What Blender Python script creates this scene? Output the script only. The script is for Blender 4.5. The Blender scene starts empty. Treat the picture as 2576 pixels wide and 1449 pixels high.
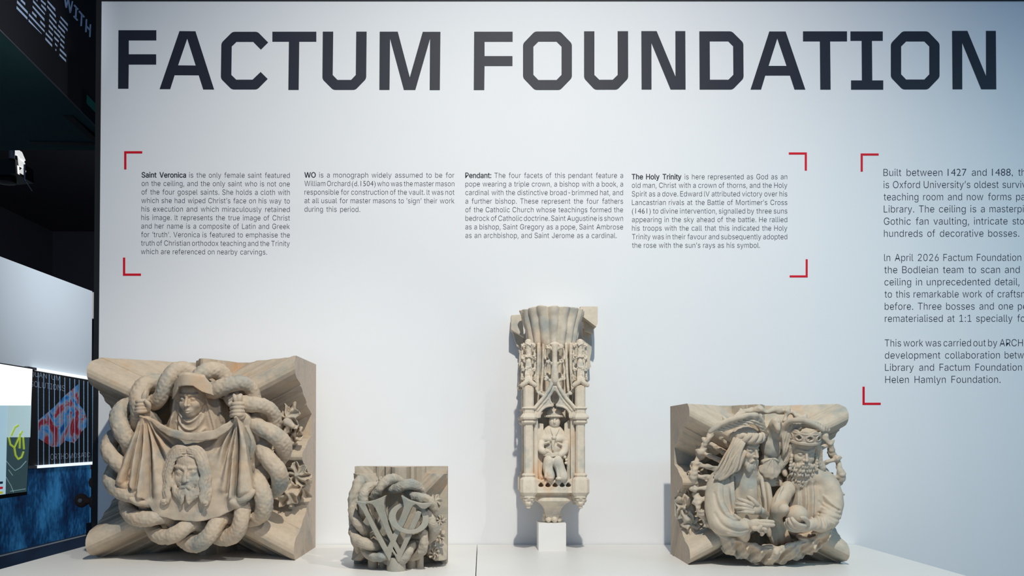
import bpy, math, os, random
import numpy as np
from mathutils import Vector, Matrix

# ---------------------------------------------------------------- camera
F = 2150.0                      # focal length in pixels of the 2576 px wide frame
CAMD = 2.84                     # camera to wall
ZC = 1.262                      # camera height
TILT = 0.018
PX0, PY0 = 1213.0, 1103.0 - F * math.tan(TILT)
sc = bpy.context.scene
col = sc.collection
cd = bpy.data.cameras.new('camera')
cam = bpy.data.objects.new('camera', cd)
col.objects.link(cam)
cam.location = (0, -CAMD, ZC)
cam.rotation_euler = (math.pi / 2 + TILT, 0, 0)
cd.sensor_width = 36.0
cd.sensor_fit = 'HORIZONTAL'
cd.lens = F / 2576 * 36.0
cd.shift_x = (1288.0 - PX0) / 2576
cd.shift_y = (PY0 - 724.5) / 2576
cd.clip_start = 0.05
sc.camera = cam

# ---------------------------------------------------------------- world, lights, exposure
w = bpy.data.worlds.new('world')
sc.world = w
w.use_nodes = True
bg = w.node_tree.nodes['Background']
bg.inputs[0].default_value = (0.16, 0.27, 0.43, 1)
bg.inputs[1].default_value = 1.0

def light(name, typ, loc, aim, energy, color, **kw):
    ld = bpy.data.lights.new(name, typ)
    ld.energy = energy
    ld.color = color
    for k, v in kw.items():
        setattr(ld, k, v)
    o = bpy.data.objects.new(name, ld)
    col.objects.link(o)
    o.location = loc
    o.rotation_euler = (Vector(aim) - Vector(loc)).to_track_quat('-Z', 'Y').to_euler()
    return o

light('key_spot', 'SPOT', (0.28, -2.6, 3.85), (0.08, 0.0, 0.60), 415, (1.0, 0.965, 0.86),
      spot_size=math.radians(88), spot_blend=1.0, shadow_soft_size=0.035)
light('wash_right_fill', 'SPOT', (2.9, -2.4, 3.0), (1.75, 0.0, 1.2), 66, (0.40, 0.86, 1.0),
      spot_size=math.radians(64), spot_blend=1.0, shadow_soft_size=0.1)  # unseen bluish lamp, added to tint the right side of the wall
light('left_spot', 'SPOT', (1.5, -2.7, 3.3), (-0.72, -0.38, 1.12), 135, (1.0, 0.955, 0.88),
      spot_size=math.radians(29), spot_blend=0.75, shadow_soft_size=0.03)
light('beam_fill', 'SPOT', (1.3, -2.9, 3.7), (-1.47, -0.42, 2.70), 270, (0.84, 0.92, 1.0),
      spot_size=math.radians(13.2), spot_blend=0.15, shadow_soft_size=0.05)  # unseen lamp, added only to brighten the beam lettering
light('hall_fill', 'AREA', (-2.6, 6.6, 3.9), (-5.15, 10.6, 2.4), 120, (0.84, 0.92, 1.0), size=0.9)  # unseen area lamp, added to light the white partition

vs = sc.view_settings
vs.view_transform = 'Standard'
vs.look = 'None'
vs.exposure = 0.0
vs.gamma = 1.0
vs.use_curve_mapping = False

# ---------------------------------------------------------------- projection helpers
_f = np.array([0, math.cos(TILT), math.sin(TILT)])
_u = np.array([0, -math.sin(TILT), math.cos(TILT)])
_r = np.array([1.0, 0, 0])
CAM = np.array([0, -CAMD, ZC])

def ray(px, py):
    return _f * F + _r * (px - PX0) + _u * (PY0 - py)

def U(px, py, d):
    """world point seen at pixel (px, py) on the plane d metres in front of the wall"""
    v = ray(px, py)
    return CAM + v * ((-d + CAMD) / v[1])

def UX(px, py, x):
    v = ray(px, py)
    return CAM + v * (x / v[0])

def UP(px, py, p, n):
    v = ray(px, py)
    n = np.asarray(n, float)
    return CAM + v * (np.dot(np.asarray(p) - CAM, n) / np.dot(v, n))

def S(d):
    return (CAMD - d) / F

TABLE_Z = float(U(1213, 1369.5, 0)[2])
# ---------------------------------------------------------------- object helpers

def tag(o, label=None, cat=None, group=None, kind=None):
    if label: o['label'] = label
    if cat: o['category'] = cat
    if group: o['group'] = group
    if kind: o['kind'] = kind
    return o

def empty(name, loc, label, cat, group=None):
    o = bpy.data.objects.new(name, None)
    o.empty_display_size = 0.05
    col.objects.link(o)
    o.location = [float(v) for v in loc]
    return tag(o, label, cat, group)

def wpos(o):
    p = Vector((0, 0, 0))
    while o is not None:
        p += o.location
        o = o.parent
    return np.array(p)

def mk(name, verts, faces, mat, parent=None, smooth=True, angle=None):
    """verts in world coordinates"""
    verts = np.asarray(verts, dtype=np.float64)
    if parent is not None:
        verts = verts - wpos(parent)
    me = bpy.data.meshes.new(name)
    if isinstance(faces, np.ndarray):
        n, k = faces.shape
        me.vertices.add(len(verts))
        me.vertices.foreach_set('co', verts.astype(np.float32).ravel())
        me.loops.add(n * k)
        me.loops.foreach_set('vertex_index', faces.astype(np.int32).ravel())
        me.polygons.add(n)
        me.polygons.foreach_set('loop_start', np.arange(0, n * k, k, dtype=np.int32))
        me.polygons.foreach_set('loop_total', np.full(n, k, dtype=np.int32))
        me.update(calc_edges=True)
    else:
        me.from_pydata([tuple(v) for v in verts], [], faces)
        me.update()
    if smooth:
        me.polygons.foreach_set('use_smooth', np.ones(len(me.polygons), dtype=bool))
        if angle:
            me.set_sharp_from_angle(angle=math.radians(angle))
    o = bpy.data.objects.new(name, me)
    col.objects.link(o)
    if mat: me.materials.append(mat)
    if parent is not None: o.parent = parent
    return o

class MB:
    """collects simple solids into one mesh"""
    def __init__(s):
        s.v = []; s.f = []
    def add(s, vs_, fs):
        b = len(s.v)
        s.v += [tuple(float(c) for c in v) for v in vs_]
        s.f += [tuple(b + i for i in f) for f in fs]
        return s
    def box(s, lo, hi):
        x0, y0, z0 = lo; x1, y1, z1 = hi
        return s.add([(x0,y0,z0),(x1,y0,z0),(x1,y1,z0),(x0,y1,z0),(x0,y0,z1),(x1,y0,z1),(x1,y1,z1),(x0,y1,z1)],
                     [(0,3,2,1),(4,5,6,7),(0,1,5,4),(1,2,6,5),(2,3,7,6),(3,0,4,7)])
    def prism(s, front, off):
        """solid from a planar outline (front face, list of points) pushed by off"""
        n = len(front)
        off = np.asarray(off)
        back = [np.asarray(p) + off for p in front]
        return s.add(list(front) + back, [tuple(range(n)), tuple(range(2*n-1, n-1, -1))] +
                     [(i, i + n, (i + 1) % n + n, (i + 1) % n) for i in range(n)])
    def tube(s, pts, r, n=8):
        pts = [np.asarray(p, float) for p in pts]
        rings = []
        for i, p in enumerate(pts):
            t = pts[min(i+1, len(pts)-1)] - pts[max(i-1, 0)]
            t = t / np.linalg.norm(t)
            a = np.cross(t, [0, 0, 1.0])
            if np.linalg.norm(a) < 1e-3: a = np.cross(t, [1.0, 0, 0])
            a /= np.linalg.norm(a); b = np.cross(t, a)
            rr = r[i] if hasattr(r, '__len__') else r
            rings.append([p + rr*(a*math.cos(q)+b*math.sin(q)) for q in np.linspace(0, 2*math.pi, n, endpoint=False)])
        vs_ = [v for R in rings for v in R]
        fs = []
        for i in range(len(pts)-1):
            for j in range(n):
                fs.append((i*n+j, i*n+(j+1) % n, (i+1)*n+(j+1) % n, (i+1)*n+j))
        fs += [tuple(range(n-1, -1, -1)), tuple((len(pts)-1)*n+j for j in range(n))]
        return s.add(vs_, fs)
    def lathe(s, c, prof, n=32, axis='z'):
        """prof: list of (radius, height)"""
        vs_ = []
        for r, h in prof:
            for q in np.linspace(0, 2*math.pi, n, endpoint=False):
                vs_.append((c[0]+r*math.cos(q), c[1]+r*math.sin(q), c[2]+h))
        m = len(prof)
        fs = [(i*n+j, i*n+(j+1) % n, (i+1)*n+(j+1) % n, (i+1)*n+j) for i in range(m-1) for j in range(n)]
        fs += [tuple(range(n-1, -1, -1)), tuple((m-1)*n+j for j in range(n))]
        return s.add(vs_, fs)
    def build(s, name, mat, parent=None, smooth=False, angle=35):
        o = mk(name, s.v, s.f, mat, parent, smooth, angle)
        import bmesh
        bm = bmesh.new(); bm.from_mesh(o.data)
        bmesh.ops.recalc_face_normals(bm, faces=bm.faces)
        bm.to_mesh(o.data); bm.free()
        return o

# ---------------------------------------------------------------- materials
def nodes(name):
    m = bpy.data.materials.new(name)
    m.use_nodes = True
    nt = m.node_tree
    return m, nt, nt.nodes['Principled BSDF']

def lin(c):
    return tuple((v/12.92 if v <= .04045 else ((v+.055)/1.055)**2.4) for v in [x/255 for x in c]) + (1,)

def plain(name, rgb, rough=0.6, noise=0.04, scale=20, bump=0.0, metal=0.0, emit=0.0, spec=None):
    m, nt, p = nodes(name)
    n = nt.nodes.new('ShaderNodeTexNoise'); n.inputs['Scale'].default_value = scale
    n.inputs['Detail'].default_value = 5
    tc = nt.nodes.new('ShaderNodeTexCoord')
    nt.links.new(tc.outputs['Object'], n.inputs['Vector'])
    r = nt.nodes.new('ShaderNodeValToRGB')
    c = lin(rgb)
    r.color_ramp.elements[0].color = tuple(v*(1-noise) for v in c[:3]) + (1,)
    r.color_ramp.elements[1].color = tuple(min(1, v*(1+noise)) for v in c[:3]) + (1,)
    nt.links.new(n.outputs['Fac'], r.inputs[0])
    nt.links.new(r.outputs[0], p.inputs['Base Color'])
    p.inputs['Roughness'].default_value = rough
    p.inputs['Metallic'].default_value = metal
    if spec is not None: p.inputs['Specular IOR Level'].default_value = spec
    if bump:
        b = nt.nodes.new('ShaderNodeBump'); b.inputs['Strength'].default_value = bump
        b.inputs['Distance'].default_value = 0.002
        nt.links.new(n.outputs['Fac'], b.inputs['Height']); nt.links.new(b.outputs[0], p.inputs['Normal'])
    if emit:
        nt.links.new(r.outputs[0], p.inputs['Emission Color'])
        p.inputs['Emission Strength'].default_value = emit
    return m

def stone_mat(name, base=(188, 171, 150), cool=(146, 148, 141), warm=(194, 160, 126), seed=0.0, grain=1.0):
    m, nt, p = nodes(name)
    N, L = nt.nodes, nt.links
    tc = N.new('ShaderNodeTexCoord')
    mp = N.new('ShaderNodeMapping'); mp.inputs['Location'].default_value = (seed, seed*2, seed*3)
    L.new(tc.outputs['Object'], mp.inputs['Vector'])
    def noise(scale, det, rough=.55):
        n = N.new('ShaderNodeTexNoise'); n.inputs['Scale'].default_value = scale
        n.inputs['Detail'].default_value = det; n.inputs['Roughness'].default_value = rough
        L.new(mp.outputs[0], n.inputs['Vector']); return n
    def ramp(src, a, b):
        r = N.new('ShaderNodeValToRGB'); e = r.color_ramp.elements
        e[0].position, e[1].position = a, b
        e[0].color = (0, 0, 0, 1); e[1].color = (1, 1, 1, 1)
        L.new(src, r.inputs[0]); return r.outputs[0]
    def mix(fac, a, b):
        x = N.new('ShaderNodeMix'); x.data_type = 'RGBA'
        L.new(fac, x.inputs[0])
        for s_, v in ((6, a), (7, b)):
            if isinstance(v, tuple): x.inputs[s_].default_value = v
            else: L.new(v, x.inputs[s_])
        return x.outputs[2]
    n1, n2, n3, n4 = noise(13, 4), noise(9.3, 3), noise(60, 6, .65), noise(420, 3, .7)
    mp2 = N.new('ShaderNodeMapping'); mp2.inputs['Location'].default_value = (seed+5.3, 1.7, 8.1)
    L.new(tc.outputs['Object'], mp2.inputs['Vector']); L.new(mp2.outputs[0], n2.inputs['Vector'])
    c = mix(ramp(n1.outputs['Fac'], .50, .72), lin(base), lin(cool))
    c = mix(ramp(n2.outputs['Fac'], .57, .80), c, lin(warm))
    d = N.new('ShaderNodeMix'); d.data_type = 'RGBA'; d.blend_type = 'MULTIPLY'; d.inputs[0].default_value = 0.30
    L.new(c, d.inputs[6])
    rr = N.new('ShaderNodeValToRGB'); rr.color_ramp.elements[0].position = .3; rr.color_ramp.elements[1].position = .6
    rr.color_ramp.elements[0].color = (.62, .58, .53, 1); rr.color_ramp.elements[1].color = (1, 1, 1, 1)
    L.new(n3.outputs['Fac'], rr.inputs[0]); L.new(rr.outputs[0], d.inputs[7])
    L.new(d.outputs[2], p.inputs['Base Color'])
    p.inputs['Roughness'].default_value = 0.82
    p.inputs['Specular IOR Level'].default_value = 0.25
    ad = N.new('ShaderNodeMath'); ad.operation = 'MULTIPLY_ADD'
    L.new(n3.outputs['Fac'], ad.inputs[0]); ad.inputs[1].default_value = 1.6
    L.new(n4.outputs['Fac'], ad.inputs[2])
    b = N.new('ShaderNodeBump'); b.inputs['Strength'].default_value = 0.22 * grain
    b.inputs['Distance'].default_value = 0.0025
    L.new(ad.outputs[0], b.inputs['Height']); L.new(b.outputs[0], p.inputs['Normal'])
    return m

M = {}
M['wall'] = plain('white_wall_paint', (232, 232, 233), .7, .012, 6)
M['table'] = plain('white_table_laminate', (222, 219, 214), .42, .02, 9)
M['cube'] = plain('white_plinth_paint', (236, 232, 228), .6, .01, 9)
M['black'] = plain('black_paint', (9, 8, 12), .6, .1, 20)
M['hall'] = plain('hall_black', (50, 48, 58), .6, .1, 4)
M['beam'] = plain('beam_black', (17, 15, 20), .7, .1, 4)
M['navy'] = plain('navy_vinyl', (24, 29, 46), .55, .03, 30, spec=.35)
M['ink'] = plain('text_vinyl', (38, 44, 66), .6, .03, 30, spec=.2)
M['red'] = plain('red_vinyl', (214, 10, 36), .5, .02, 30, spec=.3)
M['floor'] = plain('dark_floor', (38, 44, 60), .5, .15, 5)
M['stone1'] = stone_mat('carved_stone_one', seed=0.0)
M['stone2'] = stone_mat('carved_stone_two', seed=7.3, base=(176, 164, 147))
M['stone3'] = stone_mat('carved_stone_three', seed=3.1, base=(199, 184, 164), cool=(160, 163, 156), warm=(206, 172, 138))
M['stone4'] = stone_mat('carved_stone_four', seed=11.9, base=(222, 208, 188), cool=(178, 178, 170), warm=(222, 186, 150))
M['saw'] = stone_mat('sawn_stone', seed=2.2, base=(190, 174, 158), cool=(172, 164, 152), warm=(194, 172, 150), grain=1.6)
M['letter'] = stone_mat('greenish_grey_stone', seed=4.4, base=(160, 155, 142), cool=(138, 144, 137), warm=(172, 154, 132))
# ---------------------------------------------------------------- setting: panel wall, table, hall
FLOOR_Z = 0.0
wl = float(U(250, 724, 0)[0])
wtop = float(U(1213, 3, 0)[2])
b = MB(); b.box((wl, 0.0, FLOOR_Z), (3.2, 0.12, wtop))
tag(b.build('wall_back', M['wall']), kind='structure')
b = MB(); b.box((wl - 0.017, -0.003, FLOOR_Z), (wl, 0.13, wtop + 0.01))
tag(b.build('trim_1', M['black']), kind='structure')
b = MB(); b.box((wl, -0.003, wtop), (3.2, 0.13, wtop + 0.03))
tag(b.build('trim_2', M['black']), kind='structure')
b = MB(); b.box((-9, -6, FLOOR_Z - 0.05), (6, 16, FLOOR_Z))
tag(b.build('floor', M['floor']), kind='structure')

# display table with two white top panels
xl = float(U(231, 1369.5, 0)[0]); xr = float(U(2152, 1369.5, 0)[0])
xs_ = float(U(1200.5, 1369.5, 0)[0])
td = 1.0
t = empty('display_table', ((xl + xr) / 2, -td / 2, FLOOR_Z), 'wide white display table under the four stone carvings', 'table')
for nm, a0, a1 in (('table_top', xl, xs_ - 0.0012), ('table_top', xs_ + 0.0012, xr)):
    b = MB(); b.box((a0, -td, TABLE_Z - 0.03), (a1, -0.004, TABLE_Z))
    o = b.build(nm, M['table'], t)
b = MB(); b.box((xl + 0.02, -td + 0.02, FLOOR_Z), (xr - 0.02, -0.02, TABLE_Z - 0.03))
b.build('table_body', M['table'], t)

# hall behind
XP = -5.15
zp = float(UX(0, 645, XP)[2])
yp0 = float(UX(-150, 800, XP)[1]); yp1 = float(UX(232, 740, XP)[1])
M['part'] = plain('white_partition', (205, 210, 214), .8, .02, 2)
b = MB(); b.box((XP - 0.1, yp0 - 3, FLOOR_Z), (XP, yp1, zp))
tag(b.build('wall_left', M['part']), kind='structure')
b = MB(); b.box((-9, 15.0, 0), (6, 15.2, 5.6))
tag(b.build('wall_far', M['hall']), kind='structure')
b = MB(); b.box((-9.2, -6, 0), (-9, 15, 5.6))
tag(b.build('wall_hall_left', M['hall']), kind='structure')
b = MB(); b.box((-9.2, 0.9, 5.6), (6.2, 15.2, 5.7))
tag(b.build('ceiling', M['hall']), kind='structure')
b = MB(); b.box((6, 0.5, 0), (6.2, 15, 5.6))
tag(b.build('wall_right', M['hall']), kind='structure')
# pale wall piece past the partition's end, painted as lit by emission
p0 = UX(236, 742, XP - 0.02); y_ = 12.6
q0 = U(231, 735, -y_); q1 = U(247, 800, -y_)
b = MB(); b.box((q0[0] - .05, y_, q1[2]), (q1[0] + .5, y_ + .1, q0[2]))
M['pale'] = plain('pale_panel_glow', (226, 220, 214), .8, .02, 2, emit=0.35)
tag(b.build('wall_panel_far', M['pale']), kind='structure')

# overhead black beam with green underside
zs = float(U(150, 376, -0.78)[2])
fA = CAM + ray(0, 75) * ((zs - ZC) / ray(0, 75)[2])
fB = U(301, 376, -0.78); fB[2] = zs
dirv = (fB - fA) / np.linalg.norm(fB - fA)
nrm = np.array([dirv[1], -dirv[0], 0.0]); nrm /= np.linalg.norm(nrm)
near = fA - dirv * 1.2
h_ = 1.6
beam = empty('overhead_beam', (fA + fB) / 2, 'black overhead beam with green underside and white lettering above the left gap', 'beam')
b = MB()
L_ = np.array([-3.2, 0, 0])
far_l, near_l = fB + L_, near + L_
b.prism([near, fB, fB + [0, 0, h_], near + [0, 0, h_]], L_)
b.build('beam_body', M['beam'], beam)
M['green'] = plain('dark_green_paint', (58, 104, 106), .7, .05, 3)
M['green2'] = plain('green_vinyl', (52, 128, 104), .7, .05, 3)
b = MB(); e3 = np.array([0, 0, -0.004])
b.prism([near + e3, near_l + e3, far_l + e3, fB + e3], [0, 0, 0.004])
b.build('underside_panel', M['green'], beam)
b = MB()
for a_, c_, in (((160, 291.5), (182, 291.5)),):
    pass
def soffit(px, py, dz=0.006):
    v = ray(px, py); return CAM + v * ((zs - dz - ZC) / v[2])
k = 1 / 3.0185
for poly in ([(483,880),(550,880),(790,1108),(830,1108),(745,1106)], [(225,1075),(690,1082),(790,1106),(255,1100)]):
    b.prism([soffit(x*k, y*k) for x, y in poly], [0, 0, 0.002])
b.build('underside_mark', M['black'], beam)
M['steel'] = plain('thin_steel', (150, 150, 160), .35, .05, 20, metal=.8)
b = MB(); b.tube([near + nrm*.003 + e3, fB + nrm*.003 + e3], 0.0022, 6)
b.build('edge_strip', M['steel'], beam)
M['ibm'] = plain('pale_blue_vinyl', (190, 206, 230), .7, .03, 20)
def fas(px, py, off=0.0005):
    return UP(px, py, fA + nrm * off, nrm)
ib = MB()
kk = 1/8.523
for q in [(190,-30,20,285,60,118),(112,5,68,340,248,305),(103,130,190,332,370,425),
          (455,-5,50,707,290,325),(622,-15,25,725,75,125),(632,88,130,730,190,248),(447,118,165,697,400,460),(437,238,290,528,335,388),
          (612,435,490,710,545,595),(368,288,340,700,655,695),(360,410,462,640,722,735),(520,-20,0,548,10,38),
          (765,5,50,930,185,245),(758,112,160,940,325,380),(810,292,345,955,470,515),(802,410,460,885,510,555),(890,520,575,963,598,642),
          (797,525,575,882,625,668),(790,640,685,876,738,780),(727,690,740,870,845,895),(720,803,855,862,955,1010),
          (1045,345,385,1200,512,570),(1020,435,478,1193,625,678),(997,527,570,1135,675,725),(977,620,658,1047,690,735),(1047,705,750,1132,790,835),
          (1043,812,860,1126,900,945),(1037,922,970,1120,1010,1055),(1030,1035,1085,1167,1172,1225),(1024,1150,1195,1160,1285,1335),
          (905,648,690,1027,775,827),(912,780,830,1003,870,915),(927,915,960,975,970,1010),(938,1045,1090,953,1058,1095)]:
    xa, ya, yb, xb, yc, yd = q
    ib.prism([fas(30+x*kk, y*kk) for x, y in ((xa,ya),(xb,yc),(xb,yd),(xa,yb))], -nrm*.0004)
ib.build('striped_lettering', M['ibm'], beam)
ib = MB()
def stroke(mb, a, c, wd, fn, off):
    a = np.array(a, float); c = np.array(c, float); t = (c-a)/np.linalg.norm(c-a); n = np.array([-t[1], t[0]])*wd/2
    mb.prism([fn(*p) for p in (a+n, c+n, c-n, a-n)], off)
fw = lambda x, y: fas(30+x*kk, y*kk)
for a, c, wd in [((1137,-40),(1165,165),30),((1165,170),(1212,-40),30),((1212,-20),(1252,280),30),((1252,280),(1300,25),30),
              ((1335,108),(1420,205),34),((1382,155),(1368,395),32),((1325,345),(1410,440),34),
              ((1440,238),(1553,372),34),((1500,310),(1485,560),32),((1600,410),(1588,690),30),((1685,520),(1672,795),30),((1600,560),(1680,655),32)]:
    stroke(ib, a, c, wd, fw, -nrm*.0004)
ib.build('word_lettering', M['ibm'], beam)
ib = MB(); ib.prism([fas(x*k, y*k) for x, y in ((660,718),(800,862),(800,935),(658,785))], -nrm*.0004)
ib.build('green_mark', M['green2'], beam)

# hall spotlight hanging under the ceiling
M['flaplit'] = plain('lamp_flap_lit', (240, 240, 238), .4, .02, 20, emit=0.8)  # emission paints the light falling on the flaps
DL = -2.6
c0 = U(22, 445, DL)
lamp = empty('hall_spotlight', c0, 'black theatre spotlight with pale barn doors under the dark ceiling', 'spotlight')
b = MB()
s_ = S(DL)
pp = [U(x, y, DL) for x, y in ((-12, 400), (38, 400), (40, 436), (-8, 440))]
b.prism(pp, [0, 0.22, 0])
b.lathe(U(14, 452, DL - .1), [(.02,-.03),(.062,-.02),(.066,.03),(.05,.05)], 20)
b.build('lamp_body', M['black'], lamp, True)
b = MB()
b.prism([U(x, y, DL - .02) for x, y in ((22,382),(45,376),(54,397),(51,400),(44,390))], [0, .05, 0])
b.prism([U(x, y, DL - .02) for x, y in ((43,388),(49,398),(53,405),(51,418),(47,418))], [0, .05, 0])
b.prism([U(x, y, DL - .02) for x, y in ((46,432),(55,423),(55,427),(48,434))], [0, .05, 0])
b.prism([U(x, y, DL - .02) for x, y in ((41,415),(44,416),(45,437),(43,437))], [0, .02, 0])
b.build('barn_door', M['flaplit'], lamp)
b = MB()
b.tube([U(62, 414, DL), U(62, 452, DL), U(65, 456, DL)], .006, 6)
b.tube([U(62, 452, DL), U(81, 481, DL)], .0022, 6)
ct = U(30, 400, DL); b.tube([ct, [ct[0], ct[1], 5.6]], .018, 8)
b.build('hanger', M['steel'], lamp)

# ---------------------------------------------------------------- hall displays on the partition
def wallpt(px, py, off=0.0):
    return UX(px, py, XP + off)
ex = np.array([-1.0, 0, 0])
# large blue backlit print
def blue_mat():
    m, nt, p = nodes('blue_plant_print')
    N, L = nt.nodes, nt.links
    tc = N.new('ShaderNodeTexCoord'); sp = N.new('ShaderNodeSeparateXYZ'); L.new(tc.outputs['Object'], sp.inputs[0])
    mp = N.new('ShaderNodeMapping'); mp.inputs['Scale'].default_value = (1, 1.4, 0.8); L.new(tc.outputs['Object'], mp.inputs[0])
    n1 = N.new('ShaderNodeTexNoise'); n1.inputs['Scale'].default_value = 1.7; n1.inputs['Detail'].default_value = 3; L.new(mp.outputs[0], n1.inputs[0])
    n2 = N.new('ShaderNodeTexNoise'); n2.inputs['Scale'].default_value = 16; n2.inputs['Detail'].default_value = 6; L.new(mp.outputs[0], n2.inputs[0])
    m1 = N.new('ShaderNodeMath'); m1.operation = 'MULTIPLY'; m1.inputs[1].default_value = .3; L.new(n2.outputs['Fac'], m1.inputs[0])
    mu = N.new('ShaderNodeMath'); mu.operation = 'MULTIPLY_ADD'; mu.inputs[1].default_value = .7; L.new(n1.outputs['Fac'], mu.inputs[0]); L.new(m1.outputs[0], mu.inputs[2])
    r = N.new('ShaderNodeValToRGB'); e = r.color_ramp.elements
    e[0].position = .39; e[0].color = lin((11, 29, 58)); e[1].position = .66; e[1].color = lin((48, 118, 168))
    x = e.new(.49); x.color = lin((13, 58, 98))
    L.new(mu.outputs[0], r.inputs[0]); L.new(r.outputs[0], p.inputs['Base Color'])
    L.new(r.outputs[0], p.inputs['Emission Color']); p.inputs['Emission Strength'].default_value = .34
    p.inputs['Roughness'].default_value = .6
    return m
pz0 = .0; zb1 = float(UX(0, 1160, XP)[2])
bl = empty('blue_wall_print', (XP + .02, (yp0 + yp1) / 2, .03), 'large blue plant print along the foot of the white partition', 'wall print')
b = MB(); b.box((XP + .002, yp0 - 2.9, .03), (XP + .012, yp1 - .05, float(UX(100, 1130, XP)[2])))
b.build('print_sheet', blue_mat(), bl)
M['glowblue'] = plain('print_edge_glow', (60, 130, 180), .5, .1, 30, emit=.2)
b = MB(); b.box((XP + .002, yp1 - .05, .06), (XP + .014, yp1 - .02, float(UX(231, 1180, XP)[2])))
b.build('lit_edge', M['glowblue'], bl)
# slatted banner
OFF = 0.035
P_ = lambda x, y, o=0.0: wallpt(x, y, OFF + o)
bn = empty('slatted_banner', P_(160, 1170), 'black slatted banner with red and blue map shape between two white rails', 'banner')
M['ban'] = plain('black_banner_fabric', (10, 10, 14), .7, .1, 10)
b = MB(); b.prism([P_(68, 928), P_(234, 957), P_(238, 1168), P_(68, 1181)], ex * .033); b.build('banner_sheet', M['ban'], bn)
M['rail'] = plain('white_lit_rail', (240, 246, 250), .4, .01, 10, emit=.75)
b = MB(); b.prism([P_(93, 925.5, .03), P_(236, 950, .03), P_(237, 957, .03), P_(93, 932, .03)], ex * .05); b.build('top_rail', M['rail'], bn)
b = MB(); b.prism([P_(94, 1171, .03), P_(242, 1161, .03), P_(242, 1168, .03), P_(94, 1178, .03)], ex * .05); b.build('bottom_rail', M['rail'], bn)
b = MB(); b.prism([P_(70, 921.5, .028), P_(93, 925.5, .028), P_(93, 932, .028), P_(70, 928, .028)], ex * .04)
b.build('rail_end', M['steel'], bn)
b = MB(); b.prism([P_(66, 1173, .028), P_(94, 1171, .028), P_(94, 1178, .028), P_(66, 1180, .028)], ex * .04); b.build('rail_end', M['steel'], bn)
def map_mat():
    m, nt, p = nodes('red_blue_map_print')
    N, L = nt.nodes, nt.links
    tc = N.new('ShaderNodeTexCoord')
    n = N.new('ShaderNodeTexNoise'); n.inputs['Scale'].default_value = 3.0; n.inputs['Detail'].default_value = 5; n.inputs['Distortion'].default_value = 1.6
    L.new(tc.outputs['Object'], n.inputs[0])
    r = N.new('ShaderNodeValToRGB'); e = r.color_ramp.elements
    e[0].position = .36; e[0].color = lin((26, 70, 124)); e[1].position = .66; e[1].color = lin((128, 26, 40))
    for q, c_ in ((.44, (60, 122, 176)), (.50, (128, 130, 144)), (.56, (140, 48, 56))):
        x = e.new(q); x.color = lin(c_)
    L.new(n.outputs['Fac'], r.inputs[0]); L.new(r.outputs[0], p.inputs['Base Color'])
    L.new(r.outputs[0], p.inputs['Emission Color']); p.inputs['Emission Strength'].default_value = .10
    return m
b = MB(); kq = 1/4.832
b.prism([P_(60+x*kq, 900+y*kq, .004) for x, y in [(180,760),(380,590),(500,460),(660,325),(672,570),(735,640),(765,740),(760,840),(700,900),(675,960),(610,1040),(500,1005),(430,1080),(340,1085),(170,975)]], ex * .003)
b.build('map_print', map_mat(), bn)
M['bantext'] = plain('banner_grey_text', (118, 126, 138), .6, .05, 20, emit=.2)
M['slit'] = plain('banner_slit_light', (112, 146, 178), .5, .5, 60, emit=.5)
b = MB()
for x in (176,242,309,374,439,499,560,620,673,730,780,838):
    px = 60 + x*kq; yt = 930 + (px-68)*.172; yb = 1179.5 - (px-68)*.073
    b.prism([P_(px-.55, yt+3, .006), P_(px+.55, yt+3, .006), P_(px+.55, yb-4, .006), P_(px-.55, yb-4, .006)], ex * .003)
b.build('light_slit', M['slit'], bn)
# monitor
OFS = 0.5
Q_ = lambda x, y, o=0.0: wallpt(x - 0.047*(y-927), y, OFS + o)
mon = empty('wall_monitor', wallpt(30, 1250, OFS), 'bright monitor with a green map beside the slatted banner', 'monitor')
def sx(x, y):   # pixel given on the tilted screen
    return UX(x, y, XP + OFS + 0.10*(1245-y)/320.0)
b = MB(); b.prism([sx(-60, 903), sx(83, 926), sx(68, 1245), sx(-60, 1264)], ex * .06); b.build('monitor_case', M['black'], mon)
def scr(name, rgb, e): return plain(name, rgb, .25, .03, 5, emit=e)
en = np.array([1.0, 0, 0])
def panel(name, poly, mat, o):
    b = MB(); b.prism([sx(x, y) + en*o for x, y in poly], ex * .002); return b.build(name, mat, mon)
panel('screen_reflection', [(-58,906),(81,928.5),(77.5,1022),(-58,1022)], scr('reflection_white', (250, 252, 255), 1.0), .003)  # reflection across the upper screen, painted as an emissive white sheet
panel('screen_panel', [(-58,1020),(18,1020),(13,1243),(-58,1252)], scr('screen_pale_blue', (168, 200, 214), .75), .004)
panel('screen_map', [(18,1020),(77.6,1020),(66,1237),(12,1243)], scr('screen_map_dark', (56, 78, 84), .6), .004)
panel('reflection_fade', [(18,1020),(77.6,1020),(75,1100),(16,1100)], scr('reflection_fade_pale', (176, 202, 206), .7), .005)  # lower, fading part of the reflection, painted pale over the map
MY = scr('screen_green', (158, 180, 60), .7)
b = MB()
for pts in ([(20,1100),(24,1118),(34,1126),(42,1108),(50,1092),(54,1085)], [(34,1126),(37,1145),(44,1155),(52,1150),(57,1136)], [(48,1090),(47,1128)], [(26,1096),(36,1075),(44,1070)], [(56,1100),(58,1130)]):
    b.tube([sx(x, y) + en*.008 for x, y in pts], .010, 6)
b.build('map_shape', MY, mon)
MG = scr('screen_grey_line', (130, 160, 162), .6)
b = MB()
for pts in ([(14,1160),(24,1172),(36,1184),(50,1176),(64,1160)], [(13,1200),(26,1222),(32,1238)], [(24,1236),(62,1230)], [(20,1182),(30,1196)]):
    b.tube([sx(x, y) + en*.008 for x, y in pts], .0032, 5)
b.build('map_line', MG, mon)
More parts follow.
